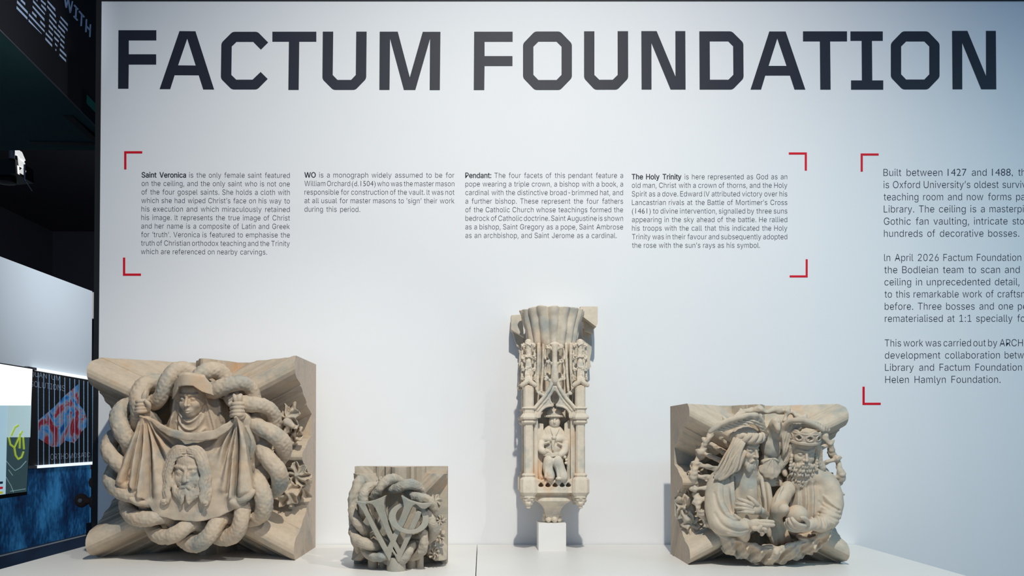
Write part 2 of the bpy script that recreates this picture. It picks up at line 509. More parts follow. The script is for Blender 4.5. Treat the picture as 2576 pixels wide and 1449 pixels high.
for nm, rgb, y0 in (('key_black', (30,40,60), 1211), ('key_red', (190,30,50), 1224), ('key_yellow', (200,190,70), 1236)):
    panel('colour_key', [(-10,y0+1),(6,y0),(5,y0+6),(-10,y0+7)], scr(nm, rgb, .6), .007)

# teddy bear peeking out from behind the wall, sitting on a dark pedestal
DB = -0.62
def bp(px, py, o=0.0): return U(px, py, DB - o)
sb = S(DB)
M['fur'] = plain('brown_fur', (112, 76, 60), .95, .3, 120, bump=.8)
M['earpad'] = plain('ear_pad_pale', (190, 176, 170), .95, .1, 60)
M['ped'] = plain('dark_pedestal', (26, 30, 44), .7, .1, 5)
# ---------------------------------------------------------------- volume sculpting kit
def spline(pts, n=8):
    P = np.array(pts, float)
    if len(P) < 3: 
        t = np.linspace(0, 1, n+1)[:, None]
        return P[0]*(1-t) + P[1]*t
    Q = np.vstack([2*P[0]-P[1], P, 2*P[-1]-P[-2]])
    out = []
    for i in range(1, len(Q)-2):
        for t in np.arange(n)/n:
            a, b_, c, d = Q[i-1:i+3]
            out.append(.5*(2*b_ + (c-a)*t + (2*a-5*b_+4*c-d)*t*t + (3*b_-a-3*c+d)*t**3))
    out.append(P[-1])
    return np.array(out)

def rot(ax, deg):
    return np.array(Matrix.Rotation(math.radians(deg), 3, ax))

class Vol:
    def __init__(s, lo, hi, h):
        lo = np.minimum(lo, hi) - 3*h; hi2 = np.maximum(lo, hi) + 3*h
        s.lo, s.h = np.asarray(lo, float), h
        s.n = np.ceil((hi2 - s.lo)/h).astype(int) + 1
        s.ax = [(s.lo[i] + h*np.arange(s.n[i])).astype(np.float32) for i in range(3)]
        s.f = np.full(s.n, 0.5, np.float32)
    def put(s, lo, hi, fn, k=0.0, op='u'):
        pad = 2.5*s.h + k
        a = np.floor((np.asarray(lo) - pad - s.lo)/s.h).astype(int)
        b = np.ceil((np.asarray(hi) + pad - s.lo)/s.h).astype(int) + 1
        a = np.maximum(a, 0); b = np.minimum(b, s.n)
        if np.any(b <= a): return s
        sl = tuple(slice(i, j) for i, j in zip(a, b))
        X, Y, Z = s.ax[0][sl[0]][:, None, None], s.ax[1][sl[1]][None, :, None], s.ax[2][sl[2]][None, None, :]
        d = fn(X, Y, Z)
        g = s.f[sl]
        if op == 'u':
            r = np.minimum(g, d)
            if k: r -= np.maximum(k - np.abs(g-d), 0)**2/(4*k)
        else:
            d2 = -d if op == 's' else d
            r = np.maximum(g, d2)
            if k: r += np.maximum(k - np.abs(g-d2), 0)**2/(4*k)
        s.f[sl] = r
        return s
    def cone(s, a, b, ra, rb=None, k=0.0, op='u'):
        rb = ra if rb is None else rb
        a = np.asarray(a, float); b = np.asarray(b, float); m = max(ra, rb)
        ba = b - a; L2 = float(ba @ ba) + 1e-12
        def fn(X, Y, Z):
            px, py, pz = X-a[0], Y-a[1], Z-a[2]
            t = np.clip((px*ba[0]+py*ba[1]+pz*ba[2])/L2, 0, 1)
            return (np.sqrt((px-t*ba[0])**2+(py-t*ba[1])**2+(pz-t*ba[2])**2) - (ra+(rb-ra)*t)).astype(np.float32)
        return s.put(np.minimum(a, b)-m, np.maximum(a, b)+m, fn, k, op)
    def tube(s, pts, r, k=0.0, op='u', n=0):
        pts = np.asarray(pts, float)
        r = np.asarray(r, float) if hasattr(r, '__len__') else np.full(len(pts), float(r))
        if n:
            q = spline(np.hstack([pts, r[:, None]]), n); pts, r = q[:, :3], np.maximum(q[:, 3], 1e-4)
        for i in range(len(pts)-1): s.cone(pts[i], pts[i+1], r[i], r[i+1], k, op)
        return s
    def ell(s, c, r, k=0.0, op='u', R=None):
        c = np.asarray(c, float); r = np.asarray(r if hasattr(r, '__len__') else (r, r, r), float)
        m = float(r.max())
        def fn(X, Y, Z):
            x, y, z = X-c[0], Y-c[1], Z-c[2]
            if R is not None:
                x, y, z = (R[0,0]*x+R[1,0]*y+R[2,0]*z, R[0,1]*x+R[1,1]*y+R[2,1]*z, R[0,2]*x+R[1,2]*y+R[2,2]*z)
            k0 = np.sqrt((x/r[0])**2+(y/r[1])**2+(z/r[2])**2) + 1e-6
            k1 = np.sqrt((x/r[0]**2)**2+(y/r[1]**2)**2+(z/r[2]**2)**2) + 1e-6
            return (k0*(k0-1)/k1).astype(np.float32)
        e = np.full(3, m) if R is not None else r
        return s.put(c-e, c+e, fn, k, op)
    def box(s, c, hs, rnd=0.0, k=0.0, op='u', R=None):
        c = np.asarray(c, float); hs = np.asarray(hs, float)
        def fn(X, Y, Z):
            x, y, z = X-c[0], Y-c[1], Z-c[2]
            if R is not None:
                x, y, z = (R[0,0]*x+R[1,0]*y+R[2,0]*z, R[0,1]*x+R[1,1]*y+R[2,1]*z, R[0,2]*x+R[1,2]*y+R[2,2]*z)
            qx, qy, qz = np.abs(x)-hs[0]+rnd, np.abs(y)-hs[1]+rnd, np.abs(z)-hs[2]+rnd
            return (np.sqrt(np.maximum(qx,0)**2+np.maximum(qy,0)**2+np.maximum(qz,0)**2)
                    + np.minimum(np.maximum(qx, np.maximum(qy, qz)), 0) - rnd).astype(np.float32)
        e = np.full(3, np.linalg.norm(hs)) if R is not None else hs
        return s.put(c-e, c+e, fn, k, op)
    def disp(s, fn):
        X, Y, Z = s.ax[0][:, None, None], s.ax[1][None, :, None], s.ax[2][None, None, :]
        s.f += fn(X, Y, Z).astype(np.float32)
        return s
    def bumps(s, wl, amp, seed=0, n=7):
        rs = np.random.RandomState(seed)
        X, Y, Z = s.ax[0][:, None, None], s.ax[1][None, :, None], s.ax[2][None, None, :]
        acc = 0
        for _ in range(n):
            v = rs.normal(size=3); v *= 2*math.pi/wl*rs.uniform(.6, 1.5)/np.linalg.norm(v); ph = rs.uniform(0, 6.28)
            acc = acc + np.sin((v[0]*X + v[1]*Y + v[2]*Z + ph).astype(np.float32))
        s.f += (amp/math.sqrt(n)*acc).astype(np.float32)
        return s
    def fold(s, lines, dref, lo=None):
        """raise (amp > 0) or sink (amp < 0) the surface along pixel lines [(x, y, width_px, amp_m), ...] seen at stand-off dref"""
        P = np.vstack([np.array(l)[:, :2] for l in lines])
        fu, fv = lin_px(dref, *P.mean(0))
        u, v_ = fu(s.ax[0].astype(float)), fv(s.ax[2].astype(float))
        r = ridges(lines, u[:, None], v_[None, :]).astype(np.float32)
        if lo is None: s.f -= r[:, None, :]
        else: s.f -= r[:, None, :]*np.clip((-s.ax[1]-lo)/.01, 0, 1)[None, :, None].astype(np.float32)
        return s
    def mesh(s):
        f = s.f; f = np.where(f == 0, 1e-7, f)
        # keep the hull closed
        for a in range(3):
            i0 = [slice(None)]*3; i0[a] = 0; f[tuple(i0)] = np.maximum(f[tuple(i0)], 1e-4)
            i0[a] = -1; f[tuple(i0)] = np.maximum(f[tuple(i0)], 1e-4)
        sg = f < 0
        nx, ny, nz = [v-1 for v in f.shape]
        cs = [(i, j, k) for i in (0, 1) for j in (0, 1) for k in (0, 1)]
        cnt = np.zeros((nx, ny, nz), np.int8)
        for i, j, k in cs: cnt += sg[i:i+nx, j:j+ny, k:k+nz]
        act = (cnt > 0) & (cnt < 8)
        ids = np.argwhere(act)
        C = {c: f[ids[:,0]+c[0], ids[:,1]+c[1], ids[:,2]+c[2]] for c in cs}
        acc = np.zeros((len(ids), 3)); num = np.zeros(len(ids))
        for c in cs:
            for a in range(3):
                if c[a] == 0:
                    e = list(c); e[a] = 1; e = tuple(e)
                    fa, fb = C[c], C[e]
                    m = (fa < 0) != (fb < 0)
                    t = fa[m]/(fa[m]-fb[m])
                    p = np.tile(np.array(c, float), (m.sum(), 1)); p[:, a] = t
                    acc[m] += p; num[m] += 1
        V = s.lo + s.h*(ids + acc/num[:, None])
        vid = np.full((nx, ny, nz), -1, np.int32); vid[act] = np.arange(len(ids))
        Q = []
        for a in range(3):
            b_, c_ = (a+1) % 3, (a+2) % 3
            sA = [slice(None)]*3; sB = [slice(None)]*3
            sA[a] = slice(0, -1); sB[a] = slice(1, None)
            e = sg[tuple(sA)] != sg[tuple(sB)]
            w_ = np.argwhere(e)
            lim = np.array([nx, ny, nz])
            ok = (w_[:, b_] > 0) & (w_[:, c_] > 0) & (w_[:, b_] < lim[b_]) & (w_[:, c_] < lim[c_])
            w_ = w_[ok]
            def g(db, dc):
                q = w_.copy(); q[:, b_] -= db; q[:, c_] -= dc
                return vid[q[:,0], q[:,1], q[:,2]]
            quad = np.stack([g(1,1), g(0,1), g(0,0), g(1,0)], 1)
            ins = sg[w_[:,0], w_[:,1], w_[:,2]]
            quad[~ins] = quad[~ins][:, ::-1]
            Q.append(quad)
        Q = np.vstack(Q)
        return V, Q[(Q >= 0).all(1)]
    def build(s, name, mat, parent, T=None, relax=1):
        V, Q = s.mesh()
        if len(V) == 0: raise RuntimeError('empty volume ' + name)
        for _ in range(relax):
            A = np.zeros_like(V); c = np.zeros(len(V))
            for i in range(4):
                np.add.at(A, Q[:, i], V[Q[:, (i+1) % 4]] + V[Q[:, (i-1) % 4]]); np.add.at(c, Q[:, i], 2)
            V = .5*V + .5*A/np.maximum(c, 1)[:, None]
        if T is not None: V = V @ T[:3, :3].T + T[:3, 3]
        V[:, 2] = np.maximum(V[:, 2], TABLE_Z + .0006)
        s.f = None
        return mk(name, V, Q, mat, parent)

class PV(Vol):
    """volume whose shapes are given by where they show (pixel) and how far they stand off the wall"""
    def __init__(s, x0, y0, x1, y1, d0, d1, h):
        c = np.array([U(x, y, d) for x in (x0, x1) for y in (y0, y1) for d in (d0, d1)])
        Vol.__init__(s, c.min(0), c.max(0), h)
    def T(s, pts, k=0, op='u', n=6, rs=1.0):
        """pts: (px, py, d, r_px)"""
        return s.tube([U(p[0], p[1], p[2]) for p in pts], [p[3]*rs*S(p[2]) for p in pts], k, op, n if len(pts) > 2 else 0)
    def E(s, px, py, d, rx, ry, rd, k=0, op='u', R=None):
        q = S(d)
        return s.ell(U(px, py, d), (rx*q, rd*q, ry*q), k, op, R)
    def B(s, x0, y0, x1, y1, d0, d1, rnd=0.0, k=0, op='u', dref=None):
        dr = d1 if dref is None else dref
        a = U(x0, y1, dr); b_ = U(x1, y0, dr)
        c = (a+b_)/2; hs = np.abs(b_-a)/2; c[1] = -(d0+d1)/2; hs[1] = abs(d1-d0)/2
        return s.box(c, hs, rnd, k, op)

def crumpled(v, cx, cy, d, rx, ry, seed, amp=.018, th=.009, turn=0.0):
    """big crumpled leaf: lobed outline, deep creases running out from the middle"""
    r_ = np.random.RandomState(seed); nl = r_.randint(5, 8); ph = r_.uniform(0, 6.28, 4)
    a = np.linspace(0, 2*math.pi, 64, endpoint=False)
    rr = 1 + .16*np.cos(nl*a+ph[0]) + .07*np.cos(2*nl*a+ph[1]) + .06*np.cos(3*a+ph[2])
    c, s_ = math.cos(turn), math.sin(turn)
    poly = [(cx+rx*r*math.cos(t)*c-ry*r*math.sin(t)*s_, cy+rx*r*math.cos(t)*s_+ry*r*math.sin(t)*c) for r, t in zip(rr, a)]
    def D(u, w_):
        x, y = (u-cx)/rx, (w_-cy)/ry
        R = np.sqrt(x*x+y*y); t = np.arctan2(y, x)
        return d + amp*((np.abs(np.sin(nl/2*t+ph[0]/2+.6*np.sin(R*4+ph[3])))-.55)*np.minimum(1, R*1.3)*1.5 + .5*np.cos(R*3.2+ph[1])-.45*R*R) + amp*.12*np.sin(u*.3+ph[2])*np.sin(w_*.27+ph[3])
    sheet(v, poly, D, th, d, .0015, slope=.55)

def lin_px(d, x=1200, y=1200):
    """linear map world X, Z -> pixel near (x, y) at stand-off d"""
    q = S(d); p = U(x, y, d)
    return (lambda X: (X-p[0])/q + x), (lambda Z: y - (Z-p[2])/q)

def poly_sdf(poly, u, v):
    """signed distance (pixels) of grid u[:,None], v[None,:] to a polygon, negative inside"""
    P = np.array(poly, float)
    u = u[:, None]; v = v[None, :]
    d = np.full((u.shape[0], v.shape[1]), 1e9); ins = np.zeros(d.shape, bool)
    for i in range(len(P)):
        a, b_ = P[i], P[(i+1) % len(P)]
        e = b_-a; wx, wy = u-a[0], v-a[1]
        t = np.clip((wx*e[0]+wy*e[1])/(e@e+1e-9), 0, 1)
        d = np.minimum(d, (wx-t*e[0])**2+(wy-t*e[1])**2)
        c = ((a[1] > v) != (b_[1] > v))
        with np.errstate(divide='ignore', invalid='ignore'):
            xi = (b_[0]-a[0])*(v-a[1])/(b_[1]-a[1]+1e-12)+a[0]
        ins ^= c & (u < xi)
    d = np.sqrt(d)
    return np.where(ins, -d, d)

def sheet(vol, poly, D, th, dref, k=0.0, op='u', slope=1.0, rnd=0.0):
    """solid sheet with outline poly (pixels at dref), front surface at stand-off D(u, v), thickness th"""
    fu, fv = lin_px(dref, *np.mean(poly, 0))
    P = np.array(poly, float); q = S(dref)
    lo = U(P[:,0].min(), P[:,1].max(), dref); hi = U(P[:,0].max(), P[:,1].min(), dref)
    uu, vv = np.meshgrid(np.linspace(P[:,0].min(), P[:,0].max(), 25), np.linspace(P[:,1].min(), P[:,1].max(), 25), indexing='ij')
    dd = D(uu, vv) + 0*uu
    lo[1] = -dd.max()-.004; hi[1] = -(dd.min()-th)+.004
    def fn(X, Y, Z):
        u, v = fu(X[:, 0, 0].astype(float)), fv(Z[0, 0, :].astype(float))
        p2 = poly_sdf(poly, u, v)*q
        d = D(u[:, None], v[None, :]) + 0*p2
        a = np.abs(-Y + (-(d - th/2))[:, None, :]) - th/2
        return np.maximum(a*slope, (p2 + rnd)[:, None, :]).astype(np.float32)
    return vol.put(lo-rnd, hi+rnd, fn, k, op)

def ridges(lines, u, v):
    """sum of gaussian ridges; each line: [(x, y, width, amp), ...]"""
    u, v = np.broadcast_arrays(np.asarray(u, float), np.asarray(v, float))
    acc = np.zeros(u.shape)
    for ln in lines:
        P = spline(ln, 5) if len(ln) > 2 else np.array(ln, float)
        best = np.full(u.shape, -1e9); val = np.zeros(u.shape); bd = np.full(u.shape, 1e9)
        for a, b_ in zip(P[:-1], P[1:]):
            ex_, ey_ = b_[0]-a[0], b_[1]-a[1]; L2 = ex_*ex_+ey_*ey_+1e-9
            t = np.clip(((u-a[0])*ex_+(v-a[1])*ey_)/L2, 0, 1)
            dd = (u-a[0]-t*ex_)**2+(v-a[1]-t*ey_)**2
            w_ = a[2]+(b_[2]-a[2])*t; am = a[3]+(b_[3]-a[3])*t
            m = dd < bd
            val = np.where(m, am*np.exp(-dd/(w_*w_)), val); bd = np.where(m, dd, bd)
        acc += val
    return acc

BAS = np.array([[1, 0, 0], [0, 0, -1], [0, 1, 0]], float)
def frame(px, py, d, size_px, yaw=0, pitch=0, roll=0, depth=1.0):
    """local head frame: x right, y up, z to the viewer; unit = size_px"""
    T = np.eye(4)
    T[:3, :3] = BAS @ rot('Y', yaw) @ rot('X', pitch) @ rot('Z', roll) @ np.diag([1, 1, depth]) * (size_px*S(d))
    T[:3, 3] = U(px, py, d)
    return T

def face(v, beard=False, smile=0.0, ears=True, nose=1.0, gaunt=0.0):
    k = .07
    v.ell((0, .10, -.26), (.43, .50, .46), k)
    v.ell((0, -.13, -.10), (.345, .50, .35), k)
    v.ell((0, .26, -.02), (.30, .22, .26), k)
    v.ell((0, -.50, .06), (.135, .115, .13), .1)
    for s_ in (-1, 1):
        v.ell((s_*.19, -.20, .10), (.13, .12, .11), .08)
        v.cone((s_*.28, .12, .12), (s_*.07, .085, .245), .04, .04, .05)
        v.ell((s_*.17, -.01, .31), (.115, .07, .10), .07, 's')
        v.ell((s_*.165, -.02, .155), (.088, .068, .085), .02)
        # heavy lowered lids: one fine line under the upper lid, one crease above it
        v.tube([(s_*.085, -.035, .225), (s_*.125, -.062, .243), (s_*.17, -.070, .245), (s_*.215, -.058, .225), (s_*.25, -.03, .19)], .0085, .012, 's', n=4)
        v.tube([(s_*.09, .030, .215), (s_*.13, .052, .228), (s_*.18, .052, .225), (s_*.24, .02, .185)], .008, .016, 's', n=4)
        v.tube([(s_*.10, -.105, .235), (s_*.17, -.118, .23), (s_*.24, -.095, .19)], .008, .03, 's', n=3)
        if gaunt: v.ell((s_*.25, -.36, .24), (.06, .12, .06), .10, 's')
        if ears: v.ell((s_*.37, -.05, -.18), (.04, .12, .07), .03)
    z = .36
    v.cone((0, .07, .235), (0, -.20, .23+.11*nose), .036, .05, .05)
    v.ell((0, -.215, .255+.08*nose), (.055, .05, .06), .03)
    for s_ in (-1, 1):
        v.ell((s_*.058, -.225, .25), (.038, .036, .05), .03)
        v.ell((s_*.032, -.262, .315), (.018, .014, .025), .01, 's')
    v.ell((0, -.37, .15), (.15, .12, .11), .08)
    v.tube([(-.105, -.395+smile, .20), (-.05, -.372, .255), (0, -.38, .268), (.05, -.372, .255), (.105, -.395+smile, .20)], [.012, .022, .02, .022, .012], .02, n=3)
    v.tube([(-.09, -.405+smile, .205), (0, -.445, .25), (.09, -.405+smile, .205)], [.012, .03, .012], .02, n=4)
    v.tube([(-.115, -.398+smile, .23), (-.05, -.408, .275), (0, -.412, .285), (.05, -.408, .275), (.115, -.398+smile, .23)], .011, .012, 's', n=3)
    return v

def lock(v, path, w, th, ns=5, rs=.02, taper=.5, k=.015):
    """lock of hair: flattened mass along path (local units, viewer at +z) with fine strands over it"""
    P = spline(path, 6); n = len(P)
    t = np.gradient(P, axis=0); t /= np.linalg.norm(t, axis=1)[:, None] + 1e-9
    side = np.cross(t, np.array([0, 0, 1.0])); side /= np.linalg.norm(side, axis=1)[:, None] + 1e-6
    ww = w*(1-taper*np.linspace(0, 1, n)**2)
    for o_ in (-.5, 0, .5):
        v.tube(P + side*(ww*o_)[:, None] - np.array([0, 0, th*.5]), ww*.55, .03)
    for i in range(ns):
        o_ = -1 + 2*(i+.5)/ns
        z = th*.5*math.sqrt(max(0, 1-o_*o_))
        wob = .14*np.sin(np.linspace(0, 9, n)+i)
        v.tube(P + side*(ww*(o_+wob*.3))[:, None] + np.array([0, 0, z]), rs*(1-.45*np.linspace(0, 1, n)), k)
    return v

def headvol(h=.0125, lo=(-.95, -1.0, -.75), hi=(.95, .95, .62)):
    return Vol(np.array(lo), np.array(hi), h)

def block(name, x0, x1, z0, z1, dback, fn, mat, parent, n=220, sides=None):
    """stone block: carved front given as a height field over its square, flat back and sides"""
    xs = np.linspace(x0, x1, n); zs_ = np.linspace(z0, z1, n)
    X, Z = np.meshgrid(xs, zs_, indexing='ij')
    D = fn((X-(x0+x1)/2)/((x1-x0)/2), (Z-(z0+z1)/2)/((z1-z0)/2))
    V = np.stack([X.ravel(), -D.ravel(), Z.ravel()], 1)
    idx = np.arange(n*n).reshape(n, n)
    q = np.stack([idx[:-1,:-1].ravel(), idx[1:,:-1].ravel(), idx[1:,1:].ravel(), idx[:-1,1:].ravel()], 1)
    ring = np.concatenate([idx[:-1,0], idx[-1,:-1], idx[:0:-1,-1], idx[0,:0:-1]])
    Vr1 = V[ring].copy(); Vb = V[ring].copy(); Vb[:,1] = -dback
    n0 = len(V); m = len(ring)
    V = np.vstack([V, Vr1, Vb])
    a = n0+np.arange(m); b_ = n0+m+np.arange(m)
    side = np.stack([a, b_, np.roll(b_,-1), np.roll(a,-1)], 1)
    faces = [tuple(int(i) for i in r) for r in np.vstack([q, side])] + [tuple(int(i) for i in b_[::-1])]
    o = mk(name, V, faces, mat, parent, True, 32)
    if sides is not None:
        o.data.materials.append(sides)
        mi = np.zeros(len(faces), np.int32); mi[len(q):] = 1
        o.data.polygons.foreach_set('material_index', mi)
    return o

def rib_profile(lat=1.0, axis=1.0, hollow=.66, z_ax=1.0, slope=1.0, skew=0.0):
    """front height (0 back .. 1 front) of a vault boss: four corner ribs, four axis ribs, hollow webs"""
    dt = np.array([0, .03, .06, .09, .110, .118, .132, .145, .157, .18, .200, .214, .235, .262, .283, .297, .32, .35, 3]) * lat
    dh = np.array([1.0, .995, .97, .92, .83, .78, .74, .74, .69, .645, .63, .60, .52, .475, .46, .43, .32, .22, .16])
    at = np.array([0, .03, .06, .083, .095, .112, .124, .15, .17, .2, .23, 3]) * axis
    ah = np.array([.66, .65, .61, .54, .50, .49, .45, .42, .38, .28, .18, .16])
    def fn(x, z):
        t = np.abs(np.abs(z)-(z_ax+skew*x-slope*(1-np.abs(x))))/math.hypot(1, slope)
        t2 = np.minimum(np.abs(x), np.abs(z))
        h = np.maximum(np.interp(t, dt, dh), np.interp(t2, at, ah))
        r = np.sqrt(x*x+z*z)
        s_ = np.clip((r-hollow)/.05, 0, 1)
        return h*s_ + .02*(1-s_)
    return fn

# ---------------------------------------------------------------- teddy bear behind the wall
def teddy():
    c = bp(252, 1262)
    ped_z = float(bp(252, 1312)[2])
    root = empty('teddy_bear', (c[0]+.02, c[1], ped_z), 'brown teddy bear tilting its head out from behind the white wall', 'teddy bear')
    q = sb
    v = Vol(c + np.array([-50, -50, -60])*q, c + np.array([95, 50, 50])*q, .0022)
    v.ell(c, np.array([26, 25, 27])*q, 0)
    v.ell(c + np.array([40, 0, -26])*q, np.array([32, 27, 24])*q, 6*q)
    for a, b_ in (((22, -14, -38), (12, -38, -43)), ((58, -14, -38), (66, -38, -43))):
        v.cone(c+np.array(a)*q, c+np.array(b_)*q, 11*q, 9*q, 4*q)
    v.ell(c + np.array([10, -24, -6])*q, np.array([11, 9, 9])*q, 3*q)
    v.bumps(.006, .0009, 3)
    v.build('body', M['fur'], root)
    for ex_, ey_, r in ((205, 1259, 17.5), (241, 1214, 17.5)):
        e = bp(ex_, ey_)
        v = Vol(e-.035, e+.035, .0016)
        v.ell(e, (r*q, 8*q, r*q)); v.ell(e+np.array([0, -9, 0])*q, (9*q, 5*q, 9*q), 2*q, 's')
        v.cone(e, c, 8*q, 8*q, 3*q); v.bumps(.005, .0009, 5)
        o = v.build('ear', M['fur'], root)
        b = MB(); b.lathe((0, 0, 0), [(0.001, 0), (6*q, .002), (5*q, .006)], 14)
        P = np.array(b.v); P = np.stack([P[:,0], -P[:,2], P[:,1]], 1) + e + np.array([0, -5.2, 0])*q
        mk('ear_pad', P, b.f, M['earpad'], o)
    pd = empty('bear_pedestal', (c[0]+.1, c[1], 0), 'dark pedestal under the teddy bear behind the white wall', 'pedestal')
    b = MB(); b.box((float(bp(237, 1300)[0]), c[1]-.07, 0), (c[0]+.24, c[1]+.1, ped_z)); b.build('pedestal_body', M['ped'], pd)
teddy()
# ---------------------------------------------------------------- vinyl lettering on the wall
LD = 0.0008
def wp(x, y, d=LD): return U(x, y, d)
def letter_mesh(mb, outers, holes=()):
    pass
import mathutils.geometry as mg
def flat_poly(mb, outer, holes=()):
    loops = [[(x, y, 0) for x, y in outer]] + [[(x, y, 0) for x, y in h] for h in holes]
    tris = mg.tessellate_polygon([[Vector(p) for p in L] for L in loops])
    pts = [p for L in loops for p in L]
    mb.add([wp(x, y) for x, y, _ in pts], [tuple(t) for t in tris])
    n = 0
    for L in loops:
        m = len(L)
        mb.add([wp(x, y) for x, y, _ in L] + [wp(x, y, 0.0) for x, y, _ in L], [(i, i+m, (i+1) % m+m, (i+1) % m) for i in range(m)])
def rounded(poly, rad):
    """poly: list of (x, y[, r]) ; corners with r get rounded"""
    out = []
    n = len(poly)
    for i, p in enumerate(poly):
        if len(p) < 3: out.append(p); continue
        a = np.array(poly[i-1][:2]); c = np.array(poly[(i+1) % n][:2]); b_ = np.array(p[:2], float)
        ua = (a-b_)/np.linalg.norm(a-b_); uc = (c-b_)/np.linalg.norm(c-b_)
        p0, p1 = b_+ua*p[2], b_+uc*p[2]
        for t in (0, .25, .5, .75, 1):
            out.append(tuple((1-t)**2*p0 + 2*t*(1-t)*b_ + t*t*p1))
    return out
tm = MB()
R_ = 6
def Fl(x0, x1, x2, t, b_, m0, m1, t2):
    flat_poly(tm, [(x0,t),(x2,t),(x2,t2),(x1,t2),(x1,m0),(x2-.4,m0),(x2-.4,m1),(x1,m1),(x1-.8,b_),(x0-1,b_)])
Fl(298, 324, 393.3, 76, 223, 136.5, 162.3, 101.5)
flat_poly(tm, [(451.4,78.2),(491.7,78.6),(538.6,225),(511.3,225),(500,189.3),(439.3,189),(428.3,224),(401.5,224)], [[(471,97),(448,164.3),(492.4,164.8)]])
flat_poly(tm, rounded([(585,79.9,R_),(648,79.9,R_),(674.5,106.7),(656.4,124.7),(637,105.2),(595,105.2),(583,116.6),(582,188.4),(594.3,200.4),(635.3,200.4),(655.7,181),(673.3,198.5),(647,225,R_),(583,225,R_),(555.6,197.5,R_),(556.8,108,R_)], 0))
flat_poly(tm, [(685.2,79.7),(795.8,79.7),(795.8,104.8),(752.8,104.8),(751.4,226),(725.3,226),(726.8,104.8),(685.2,104.8)])
flat_poly(tm, rounded([(812,79.5),(838.3,79.5),(837,188.7),(849,201),(883.2,201),(895,188.7),(896.1,79.5),(922.4,79.5),(921.2,198,R_),(894,226,R_),(838,226,R_),(811,199,R_)], 0))
flat_poly(tm, [(955.2,79.6),(1000.6,79.6),(1030.9,194.5),(1063.5,80),(1108,80),(1106.5,226.5),(1080.9,226.5),(1081.8,97.5),(1044.8,226.2),(1016,226.2),(981.3,97.3),(979.9,226),(954.3,226)])
title_first = tm; tm = MB()
Fl(1192.8, 1219, 1289.6, 79.7, 226.4, 141, 166, 105)
def Ol(x0, x1, i0, i1, t, b_):
    c = 29.5
    flat_poly(tm, rounded([(x0+c,t,R_),(x1-c,t,R_),(x1,t+c+1,R_),(x1,b_-c-1,R_),(x1-c,b_,R_),(x0+c,b_,R_),(x0,b_-c-1,R_),(x0,t+c+1,R_)], 0),
              [[(i0+12.5,t+25.5),(i0,t+38),(i0,b_-38),(i0+12.5,b_-25),(i1-12.5,b_-25),(i1,b_-38),(i1,t+38),(i1-12.5,t+25.5)]])
Ol(1315.7, 1438.7, 1341.8, 1412.6, 79.2, 226.2)
flat_poly(tm, rounded([(1469.3,78.7),(1495.3,78.7),(1495.3,188.5),(1507.6,200.6),(1541.5,200.6),(1553.8,188.5),(1553.7,78.4),(1580,78.4),(1580.3,197,R_),(1553,225.5,R_),(1496,225.5,R_),(1469.3,197,R_)], 0))
def Nl(x0, x1, xd, x2, x3, t, b_, yi, xf, yj, dx=.7):
    flat_poly(tm, [(x0,t),(xd,t),(x2+.2,yj),(x2,t),(x3,t),(x3+dx,b_),(xf,b_),(x1,yi),(x1+.2,b_),(x0+dx,b_)])
Nl(1613.3, 1638.8, 1651.9, 1699, 1724, 78.2, 225.2, 108.4, 1687, 192.4)
flat_poly(tm, rounded([(1759.2,78.8),(1841,78.8,R_),(1870,107.5,R_),(1870.6,197,R_),(1843,225.3,R_),(1760,225.3)], 0), [[(1785.5,104),(1786,200.5),(1832.5,200.5),(1844.8,188),(1844.2,116.3),(1832,104)]])
flat_poly(tm, [(1935.3,79.1),(1976.4,79.1),(2026,225.3),(1998.7,225.3),(1987.2,190),(1925.2,190),(1914.6,225.3),(1888,225.3)], [[(1955.4,96.8),(1933.5,165.7),(1978.6,165.7)]])
flat_poly(tm, [(2020,78.8),(2130.8,78.8),(2130.8,104),(2088.4,104),(2089.6,225.4),(2063.5,225.4),(2062.4,104),(2020,104)])
flat_poly(tm, [(2139.4,79),(2220.8,79),(2220.8,102.6),(2193.6,102.6),(2194.4,202.2),(2222,202.2),(2222,225.5),(2140.9,225.5),(2140.9,202.2),(2168.2,202.2),(2167.5,102.6),(2139.4,102.6)])
Ol(2241, 2363.6, 2267, 2337.7, 78.7, 225)
Nl(2395, 2420.6, 2433.7, 2480.3, 2505.2, 77.6, 224.6, 108, 2468.4, 191, 1.2)
title = empty('title_lettering', U(1400, 225, 0), 'giant dark navy capital lettering FACTUM FOUNDATION across the top of the wall', 'lettering')
title_first.build('word', M['navy'], title); tm.build('word', M['navy'], title)

_fp = os.path.join(bpy.utils.system_resource('DATAFILES'), 'fonts', 'Inter.woff2')
try:
    font = bpy.data.fonts.load(_fp); CAPH, XSC = .5087, .887
except Exception:
    font = bpy.data.fonts.load('<builtin>'); CAPH, XSC = .682, .97
font2 = bpy.data.fonts.load('<builtin>')
_tc = {}
def word_mesh(txt, off):
    if txt[0] == 'I': txt = 'l' + txt[1:]          # plain capital I without serifs
    alt = '4' in txt          # numerals with a 4 come from the plain built-in face
    key = (txt, off)
    if key not in _tc:
        cu = bpy.data.curves.new('text', 'FONT'); cu.font = font2 if alt else font; cu.body = txt; cu.size = 1; cu.offset = -.011 if alt else off
        cu.resolution_u = 3
        ob = bpy.data.objects.new('text', cu)
        me = ob.to_mesh()
        V = np.array([v.co[:] for v in me.vertices]) if len(me.vertices) else np.zeros((0, 3))
        Fc = [tuple(p.vertices) for p in me.polygons]
        if alt: V = V * np.array([CAPH/.682*.97/XSC, CAPH/.682, 1.0])
        ob.to_mesh_clear(); bpy.data.objects.remove(ob); bpy.data.curves.remove(cu)
        _tc[key] = (V, Fc)
    return _tc[key]
